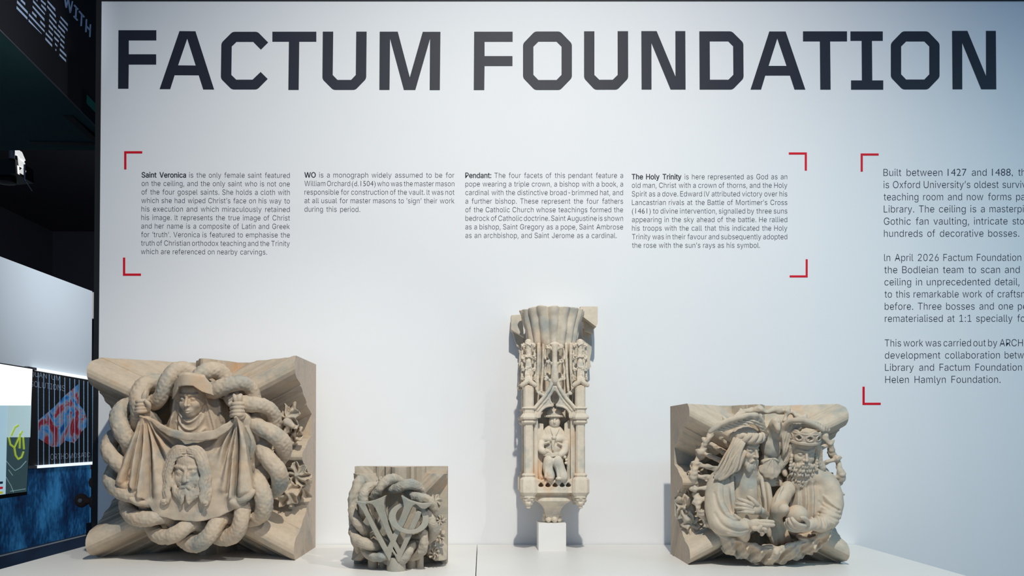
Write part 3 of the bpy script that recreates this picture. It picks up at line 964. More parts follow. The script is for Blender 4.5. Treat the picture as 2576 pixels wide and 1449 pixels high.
def set_line(mbs, x0, x1, y0, y1, words, cap, wmin=.16):
    """words: list of (text, bold); fits the line between x0 and x1 (pixels); x1 None = natural"""
    em = cap/CAPH
    ms = []
    for tx, bo in words:
        V, Fc = word_mesh(tx, 0.0 if bo else -.0065)
        ms.append((V, Fc, V[:, 0].min(), V[:, 0].max(), bo))
    nat = sum(m[3]-m[2] for m in ms)*em*XSC
    gaps = max(1, len(ms)-1)
    sc_ = 1.0; sp_ = .235*em
    if x1 is not None:
        sp_ = (x1-x0-nat)/gaps
        if sp_ < wmin*em:
            sp_ = wmin*em; sc_ = (x1-x0-sp_*gaps)/nat
        elif sp_ > .34*em:
            sc_ = 1+min(.05, (sp_-.34*em)*gaps/nat); sp_ = (x1-x0-nat*sc_)/gaps
    x = x0
    xe = x1 if x1 is not None else x0+nat+sp_*gaps
    for V, Fc, a, b_, bo in ms:
        px = x + (V[:, 0]-a)*em*XSC*sc_
        py = (y0 + (y1-y0)*(px-x0)/max(1, xe-x0)) - V[:, 1]*em
        if bo:
            for n_, (ox, oy) in enumerate(((-.42, 0), (.42, 0), (0, .25), (0, -.25), (.2, .2))):
                mbs[1].add([wp(u_+ox, v_+oy, .0004+.00002*n_) for u_, v_ in zip(px, py)], Fc)
        else:
            mbs[0].add([wp(u_, v_, .0004) for u_, v_ in zip(px, py)], Fc)
        x += (b_-a)*em*XSC*sc_ + sp_
    return x
def para(name, label, lines, x0, x1, y0, pitch, cap, tilt=0.0, dx=0.0, bold=0, last=None):
    """lines of text; first `bold` words of line one are heavier"""
    body, head = MB(), MB()
    n = len(lines)
    for i, ln in enumerate(lines):
        ws = [(t_, i == 0 and j < bold) for j, t_ in enumerate(ln.split())]
        xe = x1 if i < n-1 else last
        set_line((body, head), x0+dx*i, xe, y0+pitch*i, y0+pitch*i+tilt, ws, cap)
    root = empty(name, U((x0+x1)/2, y0+pitch*n, 0), label, 'text', 'paragraphs of small text on the wall')
    mk('body_text', body.v, body.f, M['ink'], root, False)
    if head.v: tag(mk('bold_words', head.v, head.f, M['navy'], root, False), 'heavier opening words')
para('text_block', 'small text paragraph beginning Saint Veronica, beside the top left red corner mark',
     ['Saint Veronica is the only female saint featured', 'on the ceiling, and the only saint who is not one', 'of the four gospel saints. She holds a cloth with',
      'which she had wiped Christ’s face on his way to', 'his execution and which miraculously retained', 'his image. It represents the true image of Christ',
      'and her name is a composite of Latin and Greek', 'for ’truth’. Veronica is featured to emphasise the', 'truth of Christian orthodox teaching and the Trinity',
      'which are referenced on nearby carvings.'], 356.6, 729, 446.4, 21.43, 13.3, 1.2, -.21, 2, 671.6)
para('text_block', 'short text paragraph beginning WO, second column above the small monogram carving',
     ['WO is a monograph widely assumed to be for', 'William Orchard (d.1504) who was the master mason', 'responsible for construction of the vault. It was not',
      'at all usual for master masons to ’sign’ their work', 'during this period.'], 766, 1143, 446.6, 21.5, 13.3, .6, 0, 1, 906)
para('text_block', 'small text paragraph beginning Pendant, third column above the tall pendant carving',
     ['Pendant: The four facets of this pendant feature a', 'pope wearing a triple crown, a bishop with a book, a', 'cardinal with the distinctive broad-brimmed hat, and',
      'a further bishop.  These represent the four fathers', 'of the Catholic Church whose teachings formed the', 'bedrock of Catholic doctrine. Saint Augustine is shown',
      'as a bishop, Saint Gregory as a pope, Saint Ambrose', 'as an archbishop, and Saint Jerome as a cardinal.'], 1170.8, 1567.4, 447.6, 21.58, 13.3, .2, 0, 1, 1551.5)
para('text_block', 'small text paragraph beginning The Holy Trinity, beside the upper right red corner mark',
     ['The Holy Trinity is here represented as God as an', 'old man, Christ with a crown of thorns, and the Holy', 'Spirit as a dove. Edward IV attributed victory over his',
      'Lancastrian rivals at the Battle of Mortimer’s Cross', '(1461) to divine intervention, signalled by three suns', 'appearing in the sky ahead of the battle. He rallied',
      'his troops with the call that this indicated the Holy', 'Trinity was in their favour and subsequently adopted', 'the rose with the sun’s rays as his symbol.'], 1589.5, 1980.5, 451, 21.56, 13.3, 0, .06, 3, 1912)

def rblock(label, lines, x0, y0, dx):
    body = MB()
    for i, (ln, xr_, rest) in enumerate(lines):
        xa = x0+dx*i; y = y0+30.65*i
        xe = set_line((body, body), xa, xr_, y, y-.6, [(t_, False) for t_ in ln.split()], 18.0)
        if rest: set_line((body, body), xe, None, y-.6, y-.6, [(t_, False) for t_ in rest.split()], 18.0)
    root = empty('text_block', U(x0+170, y0+30.65*len(lines), 0), label, 'text', 'paragraphs of small text on the wall')
    mk('body_text', body.v, body.f, M['ink'], root, False)
rblock('larger text paragraph beginning Built between 1427 and 1488, right of a red corner mark',
       [('Built between 1427 and 1488,', 2548, 'the'), ('is Oxford University’s oldest', 2512.3, 'surviving'), ('teaching room and now forms', 2544.3, 'part'),
        ('Library. The ceiling is a', 2477.3, 'masterpiece'), ('Gothic fan vaulting, intricate', 2534.6, 'stone'), ('hundreds of decorative bosses.', 2563.9, '')], 2222.5, 442.8, .27)
rblock('larger text paragraph beginning In April 2026, middle one of the right hand column',
       [('In April 2026 Factum Foundation', 2569, 'w'), ('the Bodleian team to scan and', 2565.2, ''), ('ceiling in unprecedented detail,', 2564.5, 'b'),
        ('to this remarkable work of', 2499.7, 'craftsmanship'), ('before. Three bosses and one', 2548.8, 'pendant'), ('rematerialised at 1:1 specially', 2547, 'for')], 2224.4, 656.8, .3)
rblock('larger text paragraph beginning This work was carried out, lowest one of the right hand column',
       [('This work was carried out by', 2508.7, 'ARCH'), ('development collaboration', 2515.4, 'between'), ('Library and Factum Foundation', 2570.8, ''), ('Helen Hamlyn Foundation.', 2517, '')], 2225.6, 871.7, .45)

def corner(x, y, sx_, sy_, L1, L2, w_, label):
    """(x, y) outer corner, arms run along sx_, sy_"""
    b = MB()
    P = [(x,y),(x+sx_*L1,y),(x+sx_*L1,y+sy_*w_),(x+sx_*w_,y+sy_*w_),(x+sx_*w_,y+sy_*L2),(x,y+sy_*L2)]
    b.prism([wp(*p) for p in P], [0, LD-.0002, 0])
    tag(b.build('corner_mark', M['red']), label, 'corner mark', 'red corner marks framing the wall texts')
corner(312.3, 380.3, 1, 1, 45.5, 45.7, 5.6, 'red corner mark above left of the Saint Veronica text')
corner(309.3, 693.6, 1, -1, 45.3, 45.7, 5.6, 'red corner mark below left of the Saint Veronica text')
corner(2029.9, 383.3, -1, 1, 45.5, 45.7, 5.4, 'red corner mark above right of the Holy Trinity text')
corner(2032, 697.8, -1, -1, 45.5, 45.7, 5.2, 'red corner mark below right of the Holy Trinity text')
corner(2165.2, 385.9, 1, 1, 45.3, 45.7, 5.4, 'red corner mark above left of the Built between text')
corner(2169.8, 1018.6, 1, -1, 45.8, 46, 5.6, 'red corner mark below left of the Helen Hamlyn line')

# grey lettering on the slatted banner
def banner_word(txt, quad, name):
    V, Fc = word_mesh(txt, -.004)
    a, b_ = V[:, 0].min(), V[:, 0].max()
    (x0, y0, h0), (x1, y1, h1) = quad          # top left and top right corner with letter heights
    t = (V[:, 0]-a)/(b_-a); s_ = 1-np.clip(V[:, 1]/CAPH, -.1, 1.1)
    px = x0+(x1-x0)*t; py = (y0+h0*s_)*(1-t) + (y1+h1*s_)*t
    mk(name, [P_(u_, v_, .0045) for u_, v_ in zip(px, py)], Fc, M['bantext'], bn, False)
banner_word('QUANTUM', ((76, 932.5, 13), (151.5, 945, 13.5)), 'banner_lettering')
banner_word('SOLUTIONS', ((76, 957, 15), (163.5, 970, 14.5)), 'banner_lettering')
banner_word('ORTHOMOSAIC', ((127, 1141.5, 16), (226, 1138, 11.5)), 'banner_lettering')
# ---------------------------------------------------------------- Saint Veronica boss
def wreath(cx, cy, R, a, r, d0, bd, lobes, phase, strands, h, name, mat, parent, ry=1.0, bump=.0022, seed=1, ropes=None, squeeze=None):
    """two branches twisted around each other in a ring"""
    single = lobes % 2 == 1
    objs = []
    for s_ in range(1 if single else 2):
        turns = 2 if single else 1
        n = int(lobes*11*turns)
        th = np.linspace(0, 2*math.pi*turns, n+1)
        ph = lobes/2*(th-phase) + s_*math.pi
        rr = R + a*np.cos(ph)
        px = cx + rr*np.cos(th); py = cy - rr*ry*np.sin(th)
        dd = d0 + bd*np.sin(ph)
        rad = r*(1 + .08*np.sin(th*5.3+s_) + .05*np.sin(th*11.7))
        pts = [U(x, y, d) for x, y, d in zip(px, py, dd)]
        rads = [q*S(d) for q, d in zip(rad, dd)]
        m = R+a+r+4
        v = PV(cx-m, cy-m*ry, cx+m, cy+m*ry, d0-bd-r*S(d0)-.004, d0+bd+r*S(d0)+.004, h)
        v.tube(pts, rads)
        v.bumps(r*S(d0)*.42, bump, seed+s_, 11); v.bumps(r*S(d0)*1.6, bump*1.3, seed+9+s_, 5)
        if ropes: ropes(v, s_)
        objs.append(v.build(name, mat, parent))
    return objs

def boss1():
    st = M['stone1']
    x0, x1 = float(U(216, 1400, .384)[0]), float(U(740, 1400, .384)[0])
    z1 = float(U(738, 893, .385)[2]); z0 = TABLE_Z
    D0 = .07; HF = .318
    root = empty('veronica_boss', ((x0+x1)/2, -D0-.15, z0), 'biggest square stone boss carved with a veiled woman holding a cloth with a bearded face', 'stone carving', 'carved stone bosses on the table')
    prof = rib_profile(1.15, 1.0, .60, .865, .50, .035)
    def fn(x, z):
        rs = .006*np.sin(x*9+z*4)*np.sin(z*7-x*3)
        return D0 + HF*(prof(x, z)) + rs*np.clip(1-np.maximum(abs(x), abs(z)), 0, .3)*.6
    block('vault_block', x0, x1, z0, z1, D0, fn, st, root, 430, M['saw'])
    # rib stubs top and bottom centre
    cx = (x0+x1)/2
    # leaves in the hollow on the right
    for n_, (x, y, d, rx, ry, t) in enumerate(((722,1052,.315,26,38,.35), (738,1092,.28,22,24,.2), (744,1196,.30,32,30,-.1), (722,1240,.315,28,34,.3), (760,1228,.26,20,30,0), (292,1004,.27,16,24,0))):
        v = PV(x-rx*1.7, y-ry*1.7, x+rx*1.7, y+ry*1.7, d-.09, d+.07, .0022)
        crumpled(v, x, y, d, rx, ry, 40+n_, .019, .013, t)
        v.T([(x, y, d-.05, 9), (x, y, d, 5)], .004); v.bumps(.015, .0006, n_)
        v.build('leaf', st, root)
    def ropes(v, s_):
        # broken side twigs
        for a in ([(722,1062,.40,11),(736,1072,.40,7)], [(640,1300,.41,10),(650,1312,.41,7)]):
            v.T(a, .006)
    wreath(493, 1147, 195, 26, 20.5, .405, .026, 15, math.radians(5.7), 2, .0024, 'twisted_branch', st, root, 1.0, .0007, 2, ropes)
    # ---- veiled woman: body, veil, wimple and face in one figure
    d = .372
    v = PV(395, 930, 665, 1200, .22, .49, .0021)
    q = S(d)
    v.E(484, 1115, .325, 74, 58, 50)                                   # bust
    v.E(484, 1020, .335, 56, 70, 46, 14*q)                             # veil mass round the head
    def Dv(u, v_): return .418 - .0000062*(u-482)**2 - .00012*np.maximum(0, v_-1010) + ridges([[(445,1000,5,.010),(436,1050,7,.012),(420,1085,9,.012)], [(456,1035,4,.008),(456,1088,6,.010)], [(522,1000,6,.012),(530,1045,8,.014),(541,1090,10,.012)],
              [(510,1042,4,.009),(503,1090,6,.010)], [(552,1040,5,.007),(556,1085,6,.008)]], u, v_)
    sheet(v, [(443,980),(436,1010),(430,1040),(413,1068),(408,1095),(565,1095),(561,1072),(553,1020),(547,998),(530,980)], Dv, .06, .40, 6*q, slope=.8)
    # throat under the wimple; its folds hang in loops
    v.E(481, 1052, .402, 27, 34, 22, 8*q); v.E(481, 1085, .392, 36, 30, 24, 10*q)
    loops = [[(450,1018,2,.003),(456,1042,2.6,.0048),(468,1058,2.6,.005),(481,1063,2.6,.005),(496,1054,2.6,.005),(508,1034,2.6,.0045),(513,1012,2,.003)],
             [(446,1036,2,.003),(453,1058,2.8,.0048),(466,1076,2.8,.005),(483,1082,2.8,.005),(500,1073,2.8,.005),(512,1052,2.8,.0045),(517,1030,2,.003)],
             [(442,1060,2,.003),(456,1084,3,.005),(474,1096,3,.005),(498,1095,3,.005),(514,1078,3,.0045)]]
    # arms in sleeves, reaching up to the hands
    v.T([(630,1200,.36,34),(636,1155,.372,33),(632,1112,.398,26),(622,1072,.415,16),(612,1046,.43,12)], 8*q)
    v.T([(420,1110,.31,24),(395,1075,.35,18),(376,1045,.40,13)], 8*q)
    v.fold([[(640,1080,3,-.004),(650,1120,4,-.006),(640,1165,4,-.004)], [(626,1075,3,.003),(640,1110,4,.005),(632,1150,4,.004)], [(655,1130,4,.004),(662,1165,5,.005)], [(448,1040,3,-.004),(446,1080,4,-.005)], [(518,1010,3,-.004),(526,1050,4,-.006),(534,1090,4,-.004)],
            [(430,1050,3,.003),(424,1088,4,.003)], [(546,1010,3,.003),(554,1060,4,.004)]] + loops, .41)
    body = v.build('figure_body', st, root)
    # hood: band over the brow flaring to pointed sides
    v = PV(415, 935, 555, 1020, .32, .495, .0016)
    v.E(484, 985, .385, 50, 44, 48)
    v.E(480, 1012, .46, 37, 44, 52, 6*q, 's')
    def Dh(u, v_): return .480 - .0000135*(u-478)**2 - .0000022*np.maximum(0, 965-v_)**2
    hood = [(424.5,1004),(434,965),(451,945.5),(466,941),(512,946.5),(525,963),(538,988),(547,1003),(539,997.5),(523,991),(508.5,986),(496,977),(489,971.5),(472,970.5),(462,971.5),(449,972.5),(447.5,979),(439,991)]
    sheet(v, hood, Dh, .011, .465, 4*q, slope=.7)
    v.T([(450,946,.455,4),(470,942,.462,4),(512,947,.455,4)], 5*q)
    v.build('hood', st, body)
    T = frame(479.5, 1000, .430, 81, yaw=-8, pitch=8, roll=-2)
    v = headvol(.0125, (-.6, -.8, -.5), (.6, .62, .6)); face(v, ears=False)
    v.bumps(.2, .004, 3)
    o = v.build('figure_face', st, body, T)
    # ---- hands
    v = PV(325, 975, 400, 1062, .37, .49, .0014)
    q = S(.43)
    v.E(360, 1022, .425, 15, 19, 17)
    for i, y in enumerate((1009, 1018.5, 1027.5, 1035.5)):
        v.T([(372,y-2,.428,5),(362,y-1,.452,5),(349,y+.5,.458,5),(341,y+2.5,.444,5),(342.5,y+3,.425,4.5)], 1.0*q)
    v.T([(373,1030,.44,6),(374,1018,.452,5.5),(367,1010,.459,4.5)], 2*q)
    v.T([(366,1040,.42,13),(381,1054,.39,15)], 6*q)
    v.build('hand', st, body)
    v = PV(568, 985, 645, 1085, .37, .50, .0014)
    v.E(603, 1030, .432, 17, 19, 17)
    for i, y in enumerate((1017, 1026.5, 1036, 1044.5)):
        v.T([(611,y-1,.45,5.5),(601,y-1.5,.464,5.6),(589,y-.5,.463,5.4),(582,y+1.5,.445,5),(585,y+2,.428,4.5)], 1.0*q)
    v.T([(612,1045,.445,6.5),(606,1050,.452,5.5),(594,1049,.458,5)], 2*q)
    v.T([(584,1012,.448,4.5),(579,1017,.45,5),(590,1019,.458,5)], 2*q)
    v.T([(610,1042,.425,14),(620,1066,.405,14)], 6*q)
    v.build('hand', st, body)
    # ---- cloth
    q = S(.44)
    v = PV(285, 975, 650, 1320, .385, .50, .0021)
    poly = [(351,1046),(340,1078),(318,1132),(297,1202),(291,1217),(322,1219),(330,1216),(337,1230),(330,1240),(323.5,1256),(352,1256),(362,1252),(372,1262),(384,1284),(398,1297),(430,1306),(470,1311.5),(515,1310),(550,1301),(578,1287),
            (596,1276),(598,1262),(618,1266),(622,1249),(641,1238),(633,1190),(622,1120),(612,1070),(606,1048),(594,1046),(575,1070),(540,1092),(500,1103),(460,1099),(420,1085),(395,1072),(368,1046)]
    lft = [[(358,1046,4,.020),(332,1125,10,.026),(306,1208,15,.024)], [(361,1046,4,.020),(348,1125,9,.028),(336,1225,13,.026)], [(363,1048,4,.018),(366,1130,8,.026),(356,1248,12,.028)],
           [(367,1050,4,.014),(388,1130,9,.020),(398,1225,14,.012),(404,1285,16,.003)], [(371,1052,4,.014),(404,1110,8,.018),(434,1165,12,.003)], [(373,1052,4,.014),(412,1094,6,.016),(450,1124,10,.002)],
           [(360,1050,2,-.006),(341,1130,4,-.016),(322,1212,5,-.018)], [(363,1052,2,-.006),(357,1130,4,-.016),(346,1235,5,-.016)], [(367,1054,2,-.006),(379,1130,4,-.018),(380,1250,7,-.018)], [(371,1056,2,-.006),(398,1122,4,-.014),(420,1180,7,-.003)], [(374,1056,2,-.005),(412,1106,3,-.010),(446,1140,6,-.002)]]
    rgt = [[(603,1048,4,.018),(622,1130,10,.026),(630,1232,16,.026)], [(602,1048,4,.018),(609,1130,9,.022),(610,1240,14,.026)], [(600,1050,4,.018),(591,1130,6,.024),(584,1250,9,.022)], [(598,1052,4,.014),(580,1125,6,.020),(566,1230,12,.010)],
           [(597,1052,4,.014),(566,1110,7,.018),(548,1185,12,.003)], [(595,1054,4,.012),(556,1098,6,.016),(526,1132,10,.002)],
           [(601,1054,2,-.006),(600,1130,3,-.020),(595,1245,4,-.022)], [(599,1054,2,-.006),(586,1130,3,-.016),(574,1240,5,-.014)], [(597,1056,2,-.006),(573,1120,4,-.014),(556,1205,7,-.004)], [(595,1058,2,-.005),(560,1108,4,-.010),(534,1150,7,-.002)]]
    allr = lft+rgt
    def Dc(u, v_):
        base = .428 + .012*np.exp(-((u-478)/115)**2-((v_-1215)/110)**2) + .010*np.clip((v_-1050)/200, 0, 1) - .014*np.exp(-((u-478)/70)**2-((v_-1112)/26)**2)
        return base + ridges(allr, u, v_)
    sheet(v, poly, Dc, .03, .44, 0, slope=.75)
    # rolled upper hem
    hem = [(362,1044),(385,1054),(402,1065),(430,1078),(470,1086.5),(500,1087.5),(540,1080),(570,1063),(590,1046),(600,1044),(598,1054),(577,1082),(546,1104),(506,1111),(470,1109),(430,1099),(404,1085),(380,1064),(366,1054)]
    sheet(v, hem, lambda u, w_: .468 - .0000012*(u-482)**2 - .00022*np.abs(w_-1078-22*np.exp(-((u-485)/62)**2)+6) + .0015*np.sin(u*.16+w_*.1), .02, .455, 2*q, slope=.7, rnd=.001)
    # gathered tufts above the fists
    v.T([(352,1012,.44,7),(348,998,.442,5),(345,991,.44,2)], 2*q); v.T([(360,1010,.442,7),(363,995,.445,6),(366,983,.444,2.5)], 2*q)
    v.T([(597,1015,.452,8),(592,1002,.455,6),(588,992,.45,3)], 2*q); v.T([(601,1013,.452,7),(602,1000,.456,6),(606,993,.452,3)], 2*q)
    # turned-over lower corners
    v.T([(296,1213,.445,4),(312,1222,.44,9),(328,1226,.43,9),(338,1236,.43,6)], 4*q)
    v.T([(327,1254,.455,4),(345,1262,.447,8),(362,1264,.438,8),(376,1270,.43,6)], 4*q)
    v.T([(638,1236,.455,5),(622,1250,.455,9),(604,1256,.45,9)], 4*q); v.T([(584,1262,.45,9),(600,1270,.44,10),(614,1266,.43,9)], 4*q)
    v.bumps(.03, .0007, 8)
    cloth = v.build('held_cloth', st, root)
    # ---- bearded face on the cloth
    T = frame(474, 1186, .446, 103, yaw=-4, pitch=1, roll=-1.5, depth=.70)
    v = headvol(.0118, (-.95, -1.05, -.1), (.95, .85, .62))
    face(v, ears=False, smile=-.004)
    for s_ in (-1, 1):
        v.tube([(s_*.03, .19, .275), (s_*.035, .11, .285)], .01, .03, 's')
        # wavy hair from the parting down to curled ends
        v.ell((s_*.20, .42, .06), (.24, .17, .13), .05)
        f = 1 if s_ < 0 else .93
        for j, (off, zz) in enumerate(((.0, .20), (.10, .15), (.2, .08))):
            path = [(.03, .53-.0*j, .17), (.17+off*.5, .50+off*.3, .19-.02*j), (.33+off*.5, .32+off*.4, zz+.01), (.40+off*.6, .10, zz), (.46+off*.55, -.10, zz-.02), (.42+off*.6, -.28, zz),
                    (.47+off*.6, -.45, zz), (.43+off*.7, -.60, zz+.01), (.48+off*.3, -.75, zz)]
            lock(v, [(s_*f*x, y, z) for x, y, z in path], .07, .05, 4, .02, .25)
        for cc in range(2):
            cu = [(s_*f*(.54+.02*cc+(.085-.035*cc)*math.cos(a)*(1-a/14)), -.74+(.085-.035*cc)*math.sin(a)*(1-a/14), .16+.01*a) for a in np.linspace(3.4, 9.5, 9)]
            v.tube(cu, .028, .012, n=3)
        for j in range(4):     # combed strands over the crown
            y0_ = .56-.055*j
            v.tube([(s_*.02, y0_, .19), (s_*.13, y0_-.005, .215), (s_*.26, y0_-.06, .20), (s_*.38, y0_-.17, .15)], [.012, .02, .02, .012], .012, n=5)
        # moustache and forked beard
        v.tube([(s_*.02, -.345, .285), (s_*.09, -.375, .265), (s_*.15, -.44, .21), (s_*.18, -.54, .17)], [.02, .03, .032, .02], .02, n=4)
        for j in range(4):
            v.tube([(s_*(.05+.075*j), -.50+.03*j, .24-.03*j), (s_*(.07+.068*j), -.60+.02*j, .25-.03*j), (s_*(.075+.05*j), -.70+.03*j, .24-.03*j), (s_*(.10+.03*j), -.78+.04*j, .22-.02*j)], [.05, .05, .042, .018], .022, n=4)
        v.tube([(s_*.33, -.15, .10), (s_*.31, -.35, .13), (s_*.26, -.52, .17)], [.03, .05, .05], .04, n=4)
    v.tube([(0, -.47, .265), (0, -.52, .27)], [.04, .03], .03)
    v.bumps(.06, .0035, 5)
    v.build('bearded_face', st, cloth, T)
boss1()
# ---------------------------------------------------------------- monogram boss
def boss2():
    st = M['stone2']
    D0 = .415
    x0, x1 = float(U(893, 1416, D0)[0]), float(U(1126, 1416, D0)[0])
    z0 = TABLE_Z; z1 = float(U(900, 1173, D0)[2])
    root = empty('monogram_boss', ((x0+x1)/2, -D0-.07, z0), 'smallest square stone boss carved with interlaced W and O letters in a twisted wreath', 'stone carving', 'carved stone bosses on the table')
    def fn(x, z):
        t2 = np.minimum(np.abs(x), 9)
        # vertical rolls above and below, plain fillets beside them
        vx = np.abs(x)
        prof = np.interp(vx, [0, .08, .15, .17, .195, .24, .30, .32, .345, .46, .52, .545, .60, 3], [.80, .78, .70, .60, .42, .48, .46, .36, .20, .24, .20, .08, .05, .05])
        t = np.abs(np.abs(x)-np.abs(z))/math.sqrt(2)
        dg = np.interp(t, [0, .06, .09, .115, .16, .2, .26, 3], [.85, .82, .70, .52, .46, .30, .16, .05])
        r = np.sqrt(x*x+z*z)
        dg = np.where(r > .98, dg*np.clip((1.75-r)/.6, 0, 1)**.35, dg)
        top = np.where(np.abs(z) > .2, prof, .05)
        low = np.where(z < 0, dg*.95, dg*.55*(x > 0) + dg*.5*(x <= 0))
        h = np.maximum(top*np.where(z > 0, .8, .95), low*(np.abs(z) < .86) + low*(np.abs(z) >= .86)*.25)
        hollow = np.clip((r-.6)/.06, 0, 1)
        return D0 + .125*(h*hollow - .05*(1-hollow))
    block('vault_block', x0, x1, z0, z1, D0-.03, fn, st, root, 300, M['saw'])
    # foot roll under the wreath
    q = S(.6)
    c = U(997, 1425, .56)
    b = MB(); r = 24*q
    b.lathe((c[0], c[1], z0), [(r, 0), (r, .001), (r, .03), (r*.96, .036), (r*.5, .04)], 28); b.build('foot_roll', st, root, True)
    for px, rr in ((938, 13), (1035, 13), (1056, 10), (962, 9)):
        b = MB(); c = U(px, 1420, .52); b.lathe((c[0], c[1], z0), [(rr*q, 0), (rr*q, .04), (rr*q*.4, .05)], 18); b.build('foot_fillet', st, root, True)
    # ragged rib stumps at the left edge
    v = PV(868, 1200, 915, 1395, .42, .56, .002)
    v.T([(905,1212,.5,15),(895,1250,.52,17),(892,1300,.53,14),(897,1352,.52,15),(904,1384,.5,10)], .004); v.T([(902,1240,.50,20),(890,1265,.53,10)], .006)
    v.bumps(.02, .0012, 3); v.build('rib_stump', st, root)
    def ropes(v, s_):
        pass
    wreath(990, 1310, 92, 13, 12.5, .555, .020, 10, math.radians(20), 2, .0019, 'twisted_branch', st, root, 1.0, .0007, 5, ropes)
    # leaves at the right side of the ring
    for i, (x, y, d, sz) in enumerate([(1096, 1262, .52, 14), (1104, 1350, .52, 15), (1092, 1392, .53, 12), (958, 1212, .52, 11), (1107, 1310, .51, 12)]):
        v = PV(x-sz*1.9, y-sz*1.9, x+sz*1.9, y+sz*1.9, d-.06, d+.05, .0015)
        crumpled(v, x, y, d, sz, sz*1.25, 90+i, .009, .008, .3*i)
        v.T([(x, y, d-.04, 6), (x, y, d, 3)], .003); v.build('leaf', st, root)
    # letters: flat faced strokes
    DL = .602
    o = lambda pts: [(860+x/5.013, 1160+y/5.013) for x, y in pts]
    fu, fv = lin_px(DL, 990, 1330); q = S(DL)
    def stroke_set(name, polys, d, th, holes=(), tilt=0):
        P = np.vstack([np.array(p) for p in polys])
        v = PV(P[:,0].min()-3, P[:,1].min()-3, P[:,0].max()+3, P[:,1].max()+3, d-th-.004, d+.012, .00125)
        for p in polys: sheet(v, p, lambda u, w_: d + tilt*(w_-1330) + 0*u, th, DL, 1.2*q, slope=1.0, rnd=.0008)
        for p in holes: sheet(v, p, lambda u, w_: d+.03 + 0*u, th+.06, DL, .8*q, 's')
        return v.build(name, M['letter'], root)
    def ell_poly(cx, cy, rx, ry, rot_, n=40):
        a = np.linspace(0, 2*math.pi, n, endpoint=False); c, s_ = math.cos(rot_), math.sin(rot_)
        return [(cx+rx*math.cos(t)*c-ry*math.sin(t)*s_, cy+rx*math.cos(t)*s_+ry*math.sin(t)*c) for t in a]
    W1 = [(150,488),(200,503),(300,512),(400,492),(480,462),(540,432),(568,428),(552,470),(540,540),(553,640),(600,800),(648,940),(690,1040),(735,1130),(700,1210),(640,1080),(590,990),(560,930),(505,790),(450,660),(420,590),(385,545),(330,535),(308,548),(345,650),(440,850),(520,1000),(578,1110),(600,1180),(612,1250),(590,1278),(540,1190),(440,1000),(345,800),(270,640),(215,555)]
    W2 = [(742,415),(790,450),(850,485),(930,512),(1010,528),(1090,525),(1172,520),(1120,565),(1050,610),(1000,600),(935,545),(905,560),(880,600),(800,780),(700,970),(640,1110),(625,1180),(600,1270),(583,1282),(560,1110),(620,970),(700,780),(760,640),(778,570),(772,510)]
    W3 = [(925,640),(960,622),(1010,640),(985,720),(900,900),(820,1070),(760,1200),(725,1290),(690,1270),(672,1190),(700,1170),(770,1010),(860,800)]
    W4 = [(600,1080),(640,1110),(690,1190),(730,1265),(715,1300),(690,1280),(655,1200),(610,1130)]
    tl = -.00018
    stroke_set('letter_w', [o(W1), o(W2), o(W3), o(W4)], DL, .030, tilt=tl)
    ring = ell_poly(845, 722, 258, 198, .18); inner = ell_poly(848, 716, 168, 148, .35)
    v = PV(970, 1255, 1085, 1355, DL-.04, DL+.03, .00125)
    sheet(v, o(ring), lambda u, w_: DL-.0035+tl*(w_-1330)+.00028*np.clip((1028-u)*.5+(w_-1306)*.9, -40, 36), .024, DL, 1.2*q, rnd=.0008)
    sheet(v, o(inner), lambda u, w_: DL+.05+0*u+0*w_, .12, DL, .8*q, 's')
    v.build('letter_o', M['letter'], root)
    # loose twig stumps behind the letters
    v = PV(955, 1240, 1110, 1400, .48, .58, .0018)
    v.T([(1030,1358,.53,9),(1065,1345,.55,8),(1092,1322,.545,7)], .003)
    v.T([(1025,1372,.545,8),(1060,1362,.55,7),(1080,1352,.54,6)], .003)
    v.bumps(.012, .001, 3); v.build('twig', st, root)
boss2()
